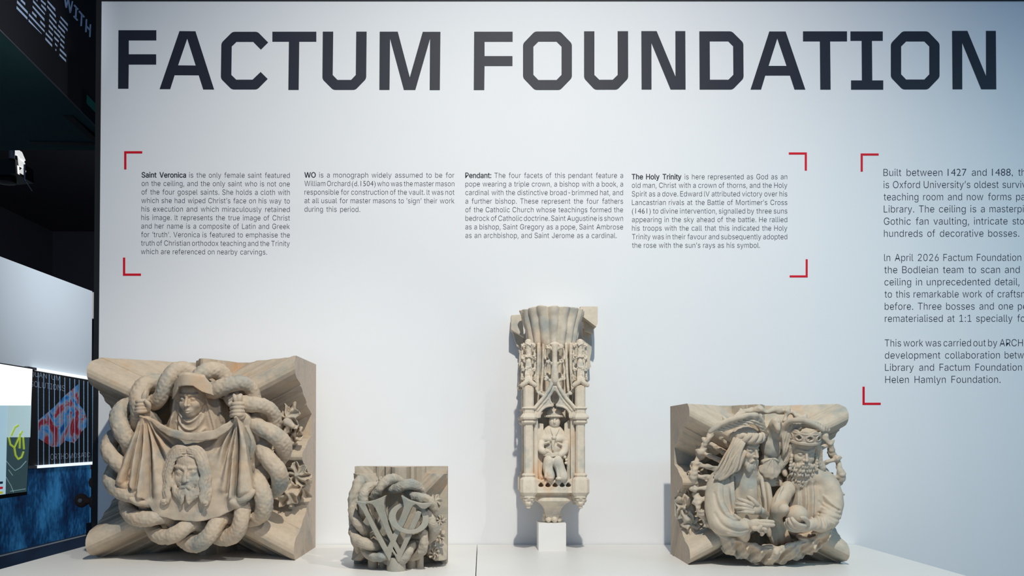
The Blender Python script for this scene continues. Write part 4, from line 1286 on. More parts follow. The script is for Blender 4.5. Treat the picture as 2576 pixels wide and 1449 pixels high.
# ---------------------------------------------------------------- Holy Trinity boss
def boss3():
    st = M['stone3']
    D0 = .235
    x0, x1 = float(U(1736, 1424, .476)[0]), float(U(2138, 1424, .476)[0])
    z0 = TABLE_Z; z1 = float(U(1740, 1014, .476)[2])
    root = empty('trinity_boss', ((x0+x1)/2, -D0-.12, z0), 'square stone boss carved with two bearded half figures and a dove', 'stone carving', 'carved stone bosses on the table')
    prof = rib_profile(1.1, 1.0, .58, .86, .50, -.02)
    def fn(x, z):
        return D0 + .241*prof(x, z)
    block('vault_block', x0, x1, z0, z1, D0, fn, st, root, 380, M['saw'])
    CX, CY = 1930, 1211
    # ring of thorny branch with rays running in to the figures
    v = PV(1725, 1015, 2130, 1410, .40, .52, .0019)
    th = np.linspace(0, 2*math.pi, 150)
    rr = 183 + 3.5*np.sin(th*11) + 2*np.sin(th*27)
    pts = [U(CX+r*math.cos(t), CY-r*.985*math.sin(t), .455+.010*math.sin(t*13)) for r, t in zip(rr, th)]
    v.tube(pts, [(8+2.2*math.sin(t*19))*S(.455) for t in th])
    for dg in list(range(-38, 84, 14)) + [96, 110, 124] + list(range(136, 222, 10)):
        t = math.radians(dg)
        c, s_ = math.cos(t), math.sin(t)
        v.T([(CX+190*c, CY-188*s_, .458, 4.0), (CX+158*c, CY-157*s_, .462, 5.6), (CX+112*c, CY-112*s_, .445, 8.5)], .003, n=1)
        v.T([(CX+184*c, CY-182*s_, .46, 8.5), (CX+196*c, CY-194*s_, .455, 3)], .004)
    v.bumps(.016, .0012, 4)
    v.build('ring_of_rays', st, root)
    # leaves in the side hollows and the leafy band along the bottom
    for n_, (x, y, d, rx, ry, t) in enumerate(((1752,1190,.385,17,26,.2), (1727,1228,.36,16,26,.1), (1722,1278,.385,22,32,0), (1742,1322,.40,20,34,-.4), (1772,1356,.41,18,26,-.7), (1770,1120,.37,15,26,.5), (2100,1232,.36,15,34,0))):
        v = PV(x-rx*1.8, y-ry*1.8, x+rx*1.8, y+ry*1.8, d-.09, d+.06, .0019)
        crumpled(v, x, y, d, rx, ry, 70+n_, .013, .012, t)
        v.T([(x, y, d-.05, 8), (x, y, d, 4)], .004); v.bumps(.012, .0005, n_)
        v.build('leaf', st, root)
    fu, fv = lin_px(.48, CX, 1370)
    v = PV(1800, 1325, 2110, 1428, .40, .54, .0018)
    bx = [(1808,1352),(1828,1364),(1860,1378),(1900,1389),(1940,1393),(1985,1389),(2030,1374),(2064,1358),(2098,1334)]
    top = spline([(x, y-15+2.5*math.sin(i*2.1)) for i, (x, y) in enumerate(bx)], 6)
    low = spline([(x+(x-1940)*.02, y+27) for i, (x, y) in enumerate(bx[1:-1])], 8)
    low = [(x, y+3.5*math.sin(i*.9)) for i, (x, y) in enumerate(low)]
    band = [tuple(p) for p in top] + [tuple(p) for p in low[::-1]]
    tx, ty = top[:, 0], top[:, 1]
    def Db(u, w_):
        fr = np.clip((w_ - np.interp(u, tx, ty))/42, 0, 1)
        s_ = (u-1808)/41 + .35*fr*np.sin(u*.03)
        tent = np.abs(((s_ + .5) % 1)*2-1)
        return .515 - .035*fr + (.030*tent**.8-.014)*np.sin(np.pi*np.clip(fr*1.05, 0, 1))**.7 + .004*np.sin(u*.33+w_*.2) - .00006*np.abs(u-1940)*.3
    sheet(v, band, Db, .022, .49, .002, slope=.6)
    rim = spline([(x, y-14+3*math.sin(i*2.1), .506+.006*math.sin(i*2.9), 5) for i, (x, y) in enumerate(bx)], 5)
    v.T([tuple(r) for r in rim], .005, n=1)
    for i, (x, y) in enumerate(spline(bx, 1)[1:-1]):
        v.E(x-4+8*math.sin(i*2), y-19, .50, 15, 5, 13, .004, 'u', rot('Y', 12*math.sin(i*3)))
    v.bumps(.02, .0012, 22); v.bumps(.008, .0004, 21)
    v.build('leaf_band', st, root)
    # foot roll under the band
    b = MB(); c = U(1938, 1412, .43); b.lathe((c[0], c[1], z0), [(.021, 0), (.023, .01), (.023, .05)], 22); b.build('foot_roll', st, root, True)

    # ---------------- left figure
    q = S(.5)
    v = PV(1775, 1165, 1965, 1370, .33, .60, .0019)
    v.E(1872, 1262, .44, 62, 82, 44)
    v.T([(1822,1208,.45,30),(1868,1194,.452,28),(1912,1204,.45,24)], 8*q)
    v.T([(1880,1200,.46,20),(1884,1172,.475,17),(1887,1158,.48,17)], 8*q)
    v.T([(1812,1212,.46,29),(1805,1262,.475,29),(1812,1312,.495,27)], 8*q)
    v.T([(1814,1318,.50,27),(1846,1322,.525,22),(1878,1324,.535,17)], 7*q)
    v.T([(1868,1330,.525,14),(1872,1350,.505,11),(1856,1356,.495,9)], 7*q)           # hanging cuff
    # open robe edges and folds
    v.T([(1842,1192,.487,4),(1845,1240,.503,5),(1850,1290,.502,5),(1858,1320,.50,4)], 4*q)
    v.T([(1916,1200,.482,4),(1922,1250,.495,5),(1926,1300,.495,6),(1935,1345,.48,6)], 5*q)
    v.T([(1925,1205,.47,8),(1934,1260,.478,9),(1940,1320,.47,10)], 6*q)
    v.E(1885, 1232, .478, 26, 34, 14, 6*q)                                            # bare chest
    v.T([(1868,1225,.492,1.6),(1880,1232,.496,1.6),(1893,1230,.494,1.6)], 2*q, 's')
    v.fold([[(1812,1200,4,.002),(1806,1250,5,.004),(1822,1296,5,.004)], [(1824,1205,3,-.003),(1822,1250,4,-.005),(1836,1296,3,-.004)], [(1834,1206,4,.003),(1838,1255,4,.005),(1845,1300,4,.003)],
            [(1798,1240,3,-.003),(1806,1280,4,-.005),(1828,1304,4,-.005),(1850,1308,3,-.002)], [(1795,1290,3,-.002),(1810,1318,4,-.004),(1840,1330,4,-.004),(1866,1328,3,-.002)],
            [(1815,1262,3,.003),(1828,1285,4,.004),(1846,1300,3,.003)], [(1820,1340,4,.003),(1845,1345,4,.004),(1868,1340,4,.002)], [(1868,1310,2,-.003),(1873,1330,2.5,-.004),(1868,1352,2,-.003)],
            [(1850,1200,2.5,-.004),(1852,1250,3,-.005),(1858,1305,3,-.004)], [(1912,1200,2.5,-.003),(1915,1245,3,-.006),(1920,1262,3,-.006),(1924,1300,3,-.003)], [(1930,1210,3,-.003),(1934,1270,3,-.004),(1938,1330,3,-.003)]], .5)
    v.bumps(.04, .0006, 31)
    body = v.build('figure_body', st, root)
    T = frame(1886, 1128, .492, 75, yaw=34, pitch=12, roll=4)
    v = headvol(.0135, (-.9, -1.1, -.9), (.9, .95, .62))
    face(v, ears=False)
    for s_ in (-1, 1):
        v.tube([(s_*.03, -.345, .27), (s_*.09, -.37, .25), (s_*.15, -.44, .19)], [.02, .03, .02], .02, n=4)
        v.tube([(s_*.30, -.20, .05), (s_*.29, -.38, .08), (s_*.22, -.54, .12)], [.03, .05, .06], .05, n=4)
        for j in range(3):
            v.tube([(s_*(.04+.07*j), -.50, .20-.03*j), (s_*(.06+.07*j), -.62, .22-.03*j), (s_*(.085+.035*j), -.74, .20)], [.06, .055, .03], .025, n=4)
    v.bumps(.09, .003, 5)
    o = v.build('figure_face', st, body, T)
    # twisted crown
    v = Vol((-.7, -.1, -.95), (.7, .75, .6), .0135)
    for s_ in range(2):
        a = np.linspace(0, 2*math.pi, 90)
        ph = a*7 + s_*math.pi
        r0 = 1+.10*np.cos(ph)
        v.tube(np.stack([.47*r0*np.sin(a), .36+.10*np.sin(ph)+.05*np.cos(a), -.20+.50*r0*np.cos(a)], 1), .085, .012)
    v.ell((0, .42, -.25), (.42, .30, .44), .05)
    v.build('crown_of_thorns', st, body, T)
    v = PV(1785, 1085, 1890, 1218, .40, .545, .0010)
    for pts in ([(1860,1104,.515,7),(1850,1122,.518,8),(1841,1146,.515,8),(1828,1172,.508,8),(1812,1194,.50,7),(1800,1202,.495,4)],
                [(1868,1114,.525,5),(1860,1136,.525,7),(1850,1160,.52,8),(1838,1182,.512,8),(1824,1198,.505,6),(1810,1206,.50,3)],
                [(1852,1102,.503,7),(1842,1124,.503,7),(1831,1150,.50,7),(1815,1176,.495,7),(1798,1192,.488,4)],
                [(1872,1136,.52,5),(1864,1158,.518,6),(1856,1174,.512,6),(1845,1186,.508,4)]):
        v.T([(x, y, d, r*.95) for x, y, d, r in pts], 3*q)
        for j in range(3):
            v.T([(x+(j-1)*r*.8+3.2*math.sin(i*1.9+j*1.2), y+(j-1)*r*.4+2*math.cos(i*2.1+j), d+r*S(d)*.74, max(1.2, r*.38)) for i, (x, y, d, r) in enumerate(pts)], 1.3*q, n=6)
    v.build('hair', st, body)
    # hands
    v = PV(1845, 1240, 1955, 1350, .46, .60, .00125)
    v.E(1902, 1280, .525, 15, 15, 9)
    v.T([(1914,1286,.51,11),(1925,1296,.49,11)], 5*q)
    for i, (a, b_) in enumerate((((1893,1270),(1857,1255)), ((1890,1276),(1852,1267)), ((1890,1283),(1851,1278)), ((1893,1290),(1856,1288)))):
        v.T([(a[0],a[1],.533,5.2),((a[0]+b_[0])/2,(a[1]+b_[1])/2-1.5,.540,4.7),(b_[0],b_[1],.525,3.8)], 1.2*q)
    v.T([(1905,1270,.532,5.5),(1894,1258,.536,4.8),(1882,1250,.53,4)], 2*q)
    o = v.build('hand', st, body)
    v = PV(1870, 1295, 1960, 1352, .49, .62, .00125)
    v.T([(1878,1322,.535,14),(1893,1320,.545,13)], 5*q)
    v.E(1903, 1319, .552, 17, 14, 10, 5*q)
    v.T([(1912,1312,.558,5.5),(1928,1312,.562,5.2),(1945,1313,.56,4.2)], 1.4*q); v.T([(1912,1319,.56,5.5),(1928,1320,.563,5.2),(1946,1321,.56,4.2)], 1.4*q)
    v.T([(1912,1327,.556,5.2),(1924,1330,.56,5),(1926,1336,.55,4.5),(1916,1337,.545,4)], 1.4*q)
    v.T([(1908,1333,.55,5),(1918,1340,.552,4.8),(1916,1345,.54,4.2)], 1.4*q)
    v.T([(1896,1330,.56,5.5),(1906,1330,.568,5),(1914,1324,.572,4.4)], 1.6*q)
    v.E(1901, 1317, .569, 2.6, 2.2, 5, .001, 's')
    v.build('hand', st, body)

    # ---------------- right figure
    v = PV(1965, 1160, 2115, 1375, .33, .60, .0019)
    v.E(2040, 1272, .44, 58, 84, 44)
    v.T([(2000,1214,.445,24),(2040,1200,.45,26),(2082,1218,.445,26)], 8*q)
    v.T([(2030,1195,.46,20),(2026,1175,.47,18)], 8*q)
    v.T([(2082,1222,.455,26),(2092,1262,.47,25),(2088,1298,.495,23)], 8*q)
    v.T([(2088,1302,.50,22),(2066,1318,.52,17),(2042,1318,.53,12)], 7*q)
    v.T([(2060,1326,.51,14),(2072,1336,.49,12)], 7*q)
    # knotted girdle and draped hem
    v.T([(2088,1322,.47,9),(2066,1336,.475,9),(2040,1346,.472,8),(2010,1350,.465,7)], 5*q)
    fl = [[(x, 1214, 3, a*.5), (x-2, 1250, 4, a), (x-4, 1290, 4.5, a), (x-5, 1318, 4, a*.6)] for x, a in ((1994,-.004),(2001,.004),(2008,-.004),(2016,.004),(2024,-.004),(2032,.004),(2040,-.004),(2048,.004),(2056,-.004))]
    fl += [[(2066,1236,3,-.002),(2076,1266,4,-.005),(2102,1282,4,-.004)], [(2062,1262,3,-.003),(2080,1284,4,-.005),(2106,1294,4,-.004)], [(2060,1290,3,-.003),(2078,1299,4,-.004),(2108,1308,3,-.003)], [(2056,1304,3,.003),(2060,1318,3,.004),(2056,1334,3,.003)],
           [(2074,1248,3,.003),(2092,1272,4,.004),(2108,1280,3,.002)], [(2068,1278,3,.003),(2088,1290,3,.004),(2106,1300,3,.002)], [(2070,1308,3,.003),(2082,1316,4,.004),(2094,1326,3,.002)]]
    v.fold(fl, .49)
    v.bumps(.04, .0006, 33)
    body = v.build('figure_body', st, root)
    T = frame(2023, 1137, .486, 75, yaw=-3, pitch=15, roll=-2)
    v = headvol(.0135, (-.95, -1.45, -.8), (.95, .7, .62))
    face(v, ears=False)
    v.ell((0, -.66, .02), (.35, .42, .20), .08)
    v.ell((0, -.50, .10), (.30, .22, .16), .06)
    rs = np.random.RandomState(6)
    for row in range(5):
        n_ = (9, 11, 12, 11, 8)[row]
        for j in range(n_):
            t = -1 + 2*j/(n_-1)
            w_ = (.34, .40, .42, .37, .24)[row]; y = -.42 - row*.155 - (.10*(1-t*t) if row > 2 else 0)
            z = .20+.05*(row < 3)-.17*t*t - .02*row
            x = t*w_
            v.tube([(x*.94, y+.05, z), (x+.02*math.sin(j*2+row), y-.03, z+.035), (x*1.06, y-.10, z+.01)], [.028, .034, .020], .010, n=3)
    for s_ in (-1, 1):
        v.tube([(s_*.02, -.335, .285), (s_*.10, -.365, .265), (s_*.19, -.46, .20), (s_*.22, -.54, .18)], [.022, .034, .036, .02], .02, n=4)
        for j in range(5):
            v.tube([(s_*.385, -.12-.1*j, .0+.02*j), (s_*(.41+.01*j), -.16-.1*j, .05+.02*j), (s_*.40, -.22-.1*j, .03+.02*j)], [.04, .045, .03], .02, n=3)
        for j in range(3):
            path = [(s_*.33, .30, .02), (s_*(.44+.05*j), .12, -.02-.04*j), (s_*(.45+.07*j), -.12, -.05-.04*j), (s_*(.52+.06*j), -.36, -.06-.03*j), (s_*(.66+.04*j), -.56+.02*j, -.06), (s_*(.72+.02*j), -.68+.04*j, -.08)]
            lock(v, path, .075, .06, 3, .022, .4)
    v.bumps(.08, .003, 7)
    v.build('figure_face', st, body, T)
    v = Vol((-.7, .2, -.85), (.7, .95, .55), .0125)
    def crown(X, Y, Z):
        r = np.sqrt(X**2+((Z+.16)*.92)**2) - .47 - .05*(Y-.4)
        a = np.arctan2(X, Z+.16)
        top = .74 + .07*np.abs(np.sin(a*5.0))
        d = np.maximum(np.abs(r)-.05, np.maximum(.33-Y, Y-top))
        band = np.maximum(np.abs(r)-.075, np.abs(Y-.375)-.05)
        band2 = np.maximum(np.abs(r)-.065, np.abs(Y-.70)-.025)
        d = np.minimum(np.minimum(d, band), band2)
        u = (((a*5/math.pi+.5) % 1)-.5)*math.pi/5*.47; w_ = Y-.565
        hole = np.minimum(np.minimum(np.abs(u)*1.0+np.abs(w_)*.55-.055, np.abs(u)*.55+np.abs(w_)-.06), 9)
        ringd = np.maximum(np.abs(np.sqrt(u*u+w_*w_)-.095)-.02, np.abs(r)-.075)
        return np.minimum(np.maximum(d, -hole), ringd).astype(np.float32)*.8
    v.put((-.65, .25, -.8), (.65, .9, .5), crown)
    v.ell((0, .28, -.2), (.40, .30, .42), .02)
    v.build('crown', st, body, T)
    v = PV(1960, 1255, 2075, 1355, .44, .62, .00125)
    v.T([(2062,1316,.52,14),(2040,1320,.535,12),(2026,1324,.545,13)], 5*q)
    for pts in ([(2018,1330,.552,6),(2000,1331,.56,5.8),(1986,1322,.565,5.4),(1980,1308,.56,4.6)], [(2020,1326,.56,6),(2004,1326,.572,5.8),(1991,1318,.578,5.2),(1984,1306,.574,4.4)],
                [(2024,1322,.566,6),(2010,1321,.58,5.6),(1999,1313,.586,5),(1992,1304,.582,4.2)], [(2016,1333,.542,6),(1998,1334,.546,5.6),(1983,1328,.55,5),(1976,1316,.548,4.4)]):
        v.T(pts, 1.4*q)
    v.T([(2032,1316,.56,6),(2026,1306,.575,5.4),(2016,1302,.585,4.4)], 2*q)
    v.build('hand', st, body)
    v = PV(1970, 1262, 2040, 1335, .48, .60, .0016)
    v.E(2005, 1297, .543, 27, 27, 27); v.build('orb', st, root)
    # raised sleeve with worn hand stump between the figures
    v = PV(1925, 1195, 1995, 1370, .40, .58, .0017)
    v.T([(1985,1225,.455,16),(1965,1258,.48,18),(1958,1285,.505,19)], 6*q)
    v.T([(1958,1286,.515,17),(1970,1283,.54,13),(1972,1279,.548,9)], 5*q)
    v.T([(1955,1300,.505,12),(1962,1310,.50,8)], 5*q)
    for pts in ([(1945,1300,.46,8),(1958,1335,.465,9),(1968,1362,.46,8)], [(1935,1320,.46,8),(1944,1350,.465,9),(1950,1368,.46,7)], [(1955,1310,.45,10),(1968,1340,.45,12),(1982,1364,.45,9)]):
        v.T(pts, 5*q)
    v.T([(1968,1225,.48,3),(1955,1255,.502,3),(1948,1280,.51,3)], 3*q); v.T([(1990,1240,.475,3),(1977,1262,.496,3),(1972,1280,.50,3)], 3*q)
    v.bumps(.03, .0008, 3)
    v.build('sleeve', st, root)
    # ---------------- dove between the heads with wings spread over both
    v = PV(1780, 1020, 2085, 1215, .36, .58, .0018)
    q = S(.48)
    v.E(1940, 1115, .455, 28, 42, 22)
    v.T([(1944,1090,.465,17),(1949,1074,.485,12),(1952,1064,.50,12)], 6*q)
    v.E(1953, 1062, .508, 11.5, 11, 11, 3*q)
    v.T([(1955,1070,.515,7),(1957,1080,.518,5),(1957,1088,.51,2.5)], 3*q)
    v.E(1948, 1062, .518, 2.2, 2, 2.4, .001, 's'); v.E(1959, 1063, .517, 2.2, 2, 2.4, .001, 's')
    # legs
    v.T([(1930,1145,.45,11),(1918,1172,.452,7),(1907,1196,.46,5)], 5*q); v.T([(1956,1145,.45,10),(1966,1172,.452,6),(1976,1194,.46,5)], 5*q)
    def wing(poly, D, nz):
        sheet(v, poly, D, .016, .47, 4*q, slope=.7)
    wing([(1785,1086),(1800,1072),(1830,1058),(1862,1049),(1895,1043),(1908,1052),(1916,1078),(1926,1096),(1920,1110),(1908,1096),(1896,1076),(1880,1068),(1850,1070),(1820,1082),(1800,1090)],
         lambda u, w_: .535 - .0009*np.maximum(0, u-1880) - .0003*np.maximum(0, w_-1062) + .0016*np.sin((w_-u*.3)*.9), 1)
    v.T([(1786,1086,.525,5),(1812,1068,.532,6),(1850,1053,.54,6),(1893,1044,.535,6),(1910,1054,.515,6),(1922,1090,.48,9)], 4*q)
    wing([(1958,1094),(1970,1072),(1985,1058),(2012,1055),(2040,1063),(2072,1080),(2068,1088),(2030,1080),(2004,1074),(1988,1084),(1980,1104),(1975,1135),(1966,1150),(1962,1120)],
         lambda u, w_: .50 + .0006*np.clip(u-1975, 0, 40) - .0002*np.maximum(0, w_-1075) + .0012*np.sin((u+w_*.2)*.9), 2)
    v.T([(1958,1098,.475,9),(1972,1074,.495,6),(1988,1060,.515,6),(2014,1057,.53,5.5),(2044,1067,.53,5),(2070,1082,.52,4)], 4*q)
    # shell-like tail
    def tail(u, w_): 
        a = np.arctan2(u-1937, w_-1152+1e-3)
        return .500 - .00005*(u-1937)**2*.5 + .0022*np.cos(a*11) - .0001*np.maximum(0, w_-1190)*3
    fan = [(1937+r*math.sin(a), 1158+r*1.06*math.cos(a)) for a, r in [(a, (44 if abs(a) < 1.2 else 30)+1.6*math.cos(a*13)) for a in np.linspace(-1.55, 1.55, 60)]] + [(1950,1152),(1924,1152)]
    fan = [(1937+(x-1937)*.72, y) for x, y in fan]
    sheet(v, fan, tail, .022, .48, 2*q, slope=.8)
    # sunburst below the tail
    for a in np.linspace(0, 2*math.pi, 14, endpoint=False):
        v.T([(1936,1216,.455,5),(1936+24*math.sin(a),1216+24*math.cos(a),.45,2)], 2*q)
    v.E(1936, 1225, .435, 36, 40, 14, 4*q)
    v.bumps(.03, .0006, 9)
    v.build('dove', st, root)
boss3()
# ---------------------------------------------------------------- tall pendant on its white cube
def pendant():
    st = M['stone4']
    AX = float(U(1389.5, 1340, .121)[0]); AD = .121
    q = S(.2)
    # cube
    cz0 = TABLE_Z; c0 = U(1355, 1386, .164); c1 = U(1424, 1316.5, .164)
    cube = empty('pendant_plinth', (AX, -AD, cz0), 'small white cube under the tall stone pendant', 'plinth')
    b = MB(); b.box((c0[0], -.164, cz0), (c1[0], -.078, c1[2])); b.build('cube_body', M['cube'], cube)
    topz = float(c1[2])
    root = empty('carved_pendant', (AX, -AD, topz), 'tall slender stone pendant with a seated figure in a niche standing on the white cube', 'stone carving')
    def YZ(py, d=.2): return float(U(1395, py, d)[2])
    # fluted trumpet and core
    v = Vol(np.array([AX-.125, -AD-.125, YZ(1020)]), np.array([AX+.125, -AD+.118, YZ(771)]), .0022)
    zs_ = [YZ(y) for y in (1015, 900, 862, 826, 795, 772)]; rs_ = [44*q, 48*q, 63*q, 70*q, 77*q, 85*q]
    def tr(X, Y, Z):
        r = np.sqrt((X-AX)**2+(Y+AD)**2); a = np.arctan2(X-AX, -(Y+AD))
        r0 = np.interp(Z, zs_, rs_)
        flute = (1-np.abs(np.cos(a*8+.2)))*7.5*q
        return np.maximum((r-(r0-flute))*.85, np.maximum(Z-zs_[-1], zs_[0]-Z)).astype(np.float32)
    v.put([AX-.12, -AD-.12, zs_[0]], [AX+.12, -AD+.11, zs_[-1]], tr)
    v.bumps(.05, .0012, 2)
    v.build('fluted_trumpet', st, root)
    # broken vault rib stubs beside the top
    mb = MB()
    mb.prism([U(x, y, .115) for x, y in ((1460,771),(1504,771),(1503.5,812),(1500,822),(1462,793))], [0, .085, 0]); mb.build('rib_stub', st, root)
    mb = MB(); mb.prism([U(x, y, .075) for x, y in ((1470,806),(1493,818),(1492,839),(1472,832))], [0, .05, 0]); mb.build('rib_stub', st, root)
    mb = MB(); mb.prism([U(x, y, .045) for x, y in ((1466,826),(1487,832),(1489,860),(1488,885),(1484,905),(1487,922),(1477,932),(1466,926))], [0, .035, 0]); mb.build('rib_stub', st, root)
    mb = MB(); mb.prism([U(x, y, .075) for x, y in ((1286,793),(1314,791),(1318,848),(1286,829))], [0, .06, 0]); mb.build('rib_stub', st, root)
    mb = MB(); mb.prism([U(x, y, .04) for x, y in ((1290,836),(1316,850),(1316,880),(1300,870))], [0, .03, 0]); mb.build('rib_stub', st, root)

    def leafy(v, x, y, d, r, seed):
        r_ = np.random.RandomState(seed+100)
        for k in range(5):
            a = 6.283*k/5 + r_.uniform(-.4, .4)
            v.E(x+r*.62*math.cos(a), y-r*.62*math.sin(a), d+r*q*r_.uniform(-.3, .45), r*r_.uniform(.38, .58), r*r_.uniform(.30, .5), r*.45, .0007, 'u', rot('Y', r_.uniform(0, 180)))
        v.E(x, y, d-.001, r*.55, r*.55, r*.5, .001)
        v.E(x+r*.15, y+r*.25, d+r*q*.55, r*.24, r*.24, r*.4, .0005, 's')
    def mirror(x): return 2*1395.5-x
    # ---- gable of one face (others are turned copies)
    v = PV(1338, 852, 1453, 1058, .160, .238, .0011)
    DF = .207
    outer = [(1344,1052),(1344,1026),(1355,1010),(1366,994),(1377,977),(1386,962),(1391,950),(1389,930),(1390,900),(1389,868),(1402,868),(1401,900),(1402,930),(1400,950)]
    outer = outer + [(mirror(x), y) for x, y in outer[7-1::-1] if y > 950]
    sheet(v, outer, lambda u, w_: DF+.0015+0*u, .016, DF, 0)
    tear = [(1396,980),(1402,989),(1407,999),(1406,1008),(1401,1016),(1400,1026),(1391,1026),(1391,1016),(1386,1008),(1385,999),(1390,989)]
    sheet(v, tear, lambda u, w_: DF+.03+0*u, .1, DF, .0015, 's')
    arch = [(1357,1056),(1357,1040),(1363,1030),(1373,1024),(1385,1021),(1391,1025),(1395.5,1020)]
    arch = arch + [(mirror(x), y) for x, y in arch[-2::-1]]
    sheet(v, arch, lambda u, w_: DF+.03+0*u, .1, DF, .0015, 's')
    for sgn in (0, 1):
        f = (lambda x: x) if sgn == 0 else mirror
        og = [(1345,1027),(1356,1013.5),(1368,999.5),(1379,983.5),(1386.5,967),(1390.5,950),(1392,930)]
        v.T([(f(x), y, .211, 4.2) for x, y in og], .002)
        v.T([(f(x+7), y+6, .2085, 2.6) for x, y in og[:-2]], .002)
        v.T([(f(x), y, .207, 2.2) for x, y in ((1358,1050),(1358,1040),(1364,1030),(1374,1023.5),(1386,1021),(1391,1019))], .002)
        v.T([(f(x), y, .207, 2.0) for x, y in ((1391,1019),(1384,1010),(1382,1000),(1387,989),(1395,979))], .002)
        v.T([(f(x), y, .206, 2.0) for x, y in ((1358,1030),(1366,1015),(1377,1008))], .002)
        # crockets: curled leaves on the finial and on the gable
        for n_, (x, y, r) in enumerate(((1379,872,6.5),(1379,909,6.5),(1374,951,6.5),(1357,988,5.6))):
            leafy(v, f(x), y, .214, r, n_*7+sgn)
            v.T([(f(x+12), y+8, .206, 3.4),(f(x+5), y+4, .211, 3.2),(f(x), y, .213, 3)], .0018)
        for y0_, y1_ in ((884, 903), (922, 944)):
            v.T([(f(1374), y0_-6, .203, 2.6),(f(1371), (y0_+y1_)/2, .201, 2.3),(f(1372), y1_, .203, 2.6)], .0015)
        v.T([(f(1367), 866, .186, 3.4),(f(1366), 920, .187, 3.4),(f(1361), 984, .188, 3.4)], .001)
        v.T([(f(1355), 866, .182, 4.4),(f(1354), 920, .184, 4.6),(f(1350), 984, .188, 4.6)], .001)
    v.T([(1395.5,958,.210,9),(1395.5,935,.211,8.5),(1395.5,905,.210,6),(1395.5,880,.210,6.5),(1395.5,868,.209,9)], .002)
    v.E(1395.5, 866, .208, 14, 5, 8, .002)
    v.bumps(.015, .00022, 4); v.bumps(.006, .00012, 14)
    g = v.build('gable', st, root)
    # ---- corner buttress with capital, plinth, gablet and hanging foliage (others are turned copies)
    cx = AX-.0797; cy_ = -(AD+.0797)
    def sq(mb_, rows):
        """stack of square rings (half width px, py)"""
        vs_, fs = [], []
        for hw, py in rows:
            z = YZ(py); h = hw*q; c = h*.34
            vs_ += [(cx-h+c,cy_-h,z),(cx+h-c,cy_-h,z),(cx+h,cy_-h+c,z),(cx+h,cy_+h-c,z),(cx+h-c,cy_+h,z),(cx-h+c,cy_+h,z),(cx-h,cy_+h-c,z),(cx-h,cy_-h+c,z)]
        n = len(rows)
        for i in range(n-1):
            for j in range(8): fs.append((i*8+j, (i+1)*8+j, (i+1)*8+(j+1) % 8, i*8+(j+1) % 8))
        fs += [tuple(range(8)), tuple(range((n-1)*8+7, (n-1)*8-1, -1))]
        mb_.add(vs_, fs)
    mb = MB()
    sq(mb, [(2,962),(12.6,972),(12.8,1024),(15.5,1025),(17,1027),(15.5,1029.5),(13.5,1031),(14,1040),(20,1047),(21,1050),(20,1054),(15.5,1056),(15.5,1058),(17.5,1060),(17.5,1063),(15,1066),(11.5,1068),
            (11.5,1190),(15,1192),(16.5,1195),(14.5,1199),(20.5,1205),(21.5,1208),(21.5,1238),(19,1242),(15.5,1247),(15.5,1251),(13,1253)])
    bo = mb.build('buttress', st, root, True, 28)
    px0 = 1329.5
    v = PV(1298, 848, 1360, 982, .172, .238, .0011)
    for sx_ in (-1, 1):
        v.T([(px0, 952, .213, 6), (px0+sx_*7, 962, .214, 6.2), (px0+sx_*17, 969, .212, 5.2)], .0015)
        for n_, y in enumerate((869, 899, 929)):
            leafy(v, px0+sx_*13, y, .206, 6.2, n_*5+sx_)
            leafy(v, px0+sx_*4.5, y-3, .213, 4.6, n_*5+sx_+40)
        v.T([(px0+sx_*15, 872, .198, 2.6),(px0+sx_*16.5, 912, .197, 2.6),(px0+sx_*16.5, 962, .199, 3.2)], .001)
        leafy(v, px0+sx_*14, 952, .211, 5, 9+sx_)
        v.T([(px0+sx_*4, 915, .209, 2.4),(px0+sx_*6.5, 940, .214, 2.6),(px0+sx_*8, 956, .216, 2.4)], .001)
    v.T([(px0,862,.203,9.5),(px0,878,.203,7),(px0,900,.203,6.5),(px0,920,.204,8),(px0,956,.205,9)], .0015)
    v.bumps(.012, .00035, 6); v.bumps(.005, .0002, 16)
    gb = v.build('pinnacle', st, root)
    v = PV(1308, 1246, 1350, 1285, .168, .236, .0013)
    for k in range(8):
        a = k*math.pi/4; v.E(px0+9.5*math.cos(a), 1256+2*math.cos(2*a), .2+9.5*q*math.sin(a), 6, 6, 6, .0015)
    for k in range(6):
        a = k*math.pi/3+.3; v.E(px0+6*math.cos(a), 1266, .2+6*q*math.sin(a), 5.2, 6, 5.2, .0015)
    v.E(px0, 1274, .2, 5.5, 6.5, 5.5, .002); v.E(px0, 1258, .2, 11, 9, 11, .002)
    v.E(px0, 1262, .2+13*q, 2.5, 3, 3, .001, 's')
    v.bumps(.010, .001, 8); fo = v.build('hanging_foliage', st, root)
    for o in (bo, gb, fo):
        for sc_, rz in (((-1, 1, 1), 0), ((1, 1, 1), math.pi), ((-1, 1, 1), math.pi)):
            c = o.copy(); col.objects.link(c); c.parent = root; c.scale = sc_; c.rotation_euler = (0, 0, rz)
    for k in (1, 3):
        c = g.copy(); col.objects.link(c); c.parent = root; c.rotation_euler = (0, 0, k*math.pi/2)
    # ---- body with arched niche, pierced band, corbel
    v = Vol(np.array([AX-.085, -AD-.098, YZ(1262)]), np.array([AX+.085, -AD+.098, YZ(1016)]), .0016)
    zc_ = (YZ(1030)+YZ(1240))/2; hz = (YZ(1030)-YZ(1240))/2
    v.box((AX, -AD, zc_), (.074, .074, hz))
    def niche(X, Y, Z):
        u = np.abs(X-AX); top = YZ(1048)
        d2 = np.where(Z < top, u-41*q, np.sqrt(u*u+((Z-top)*1.45)**2)-41*q)
        return np.maximum(np.maximum(d2, YZ(1207)-Z), Y+AD+.012).astype(np.float32)
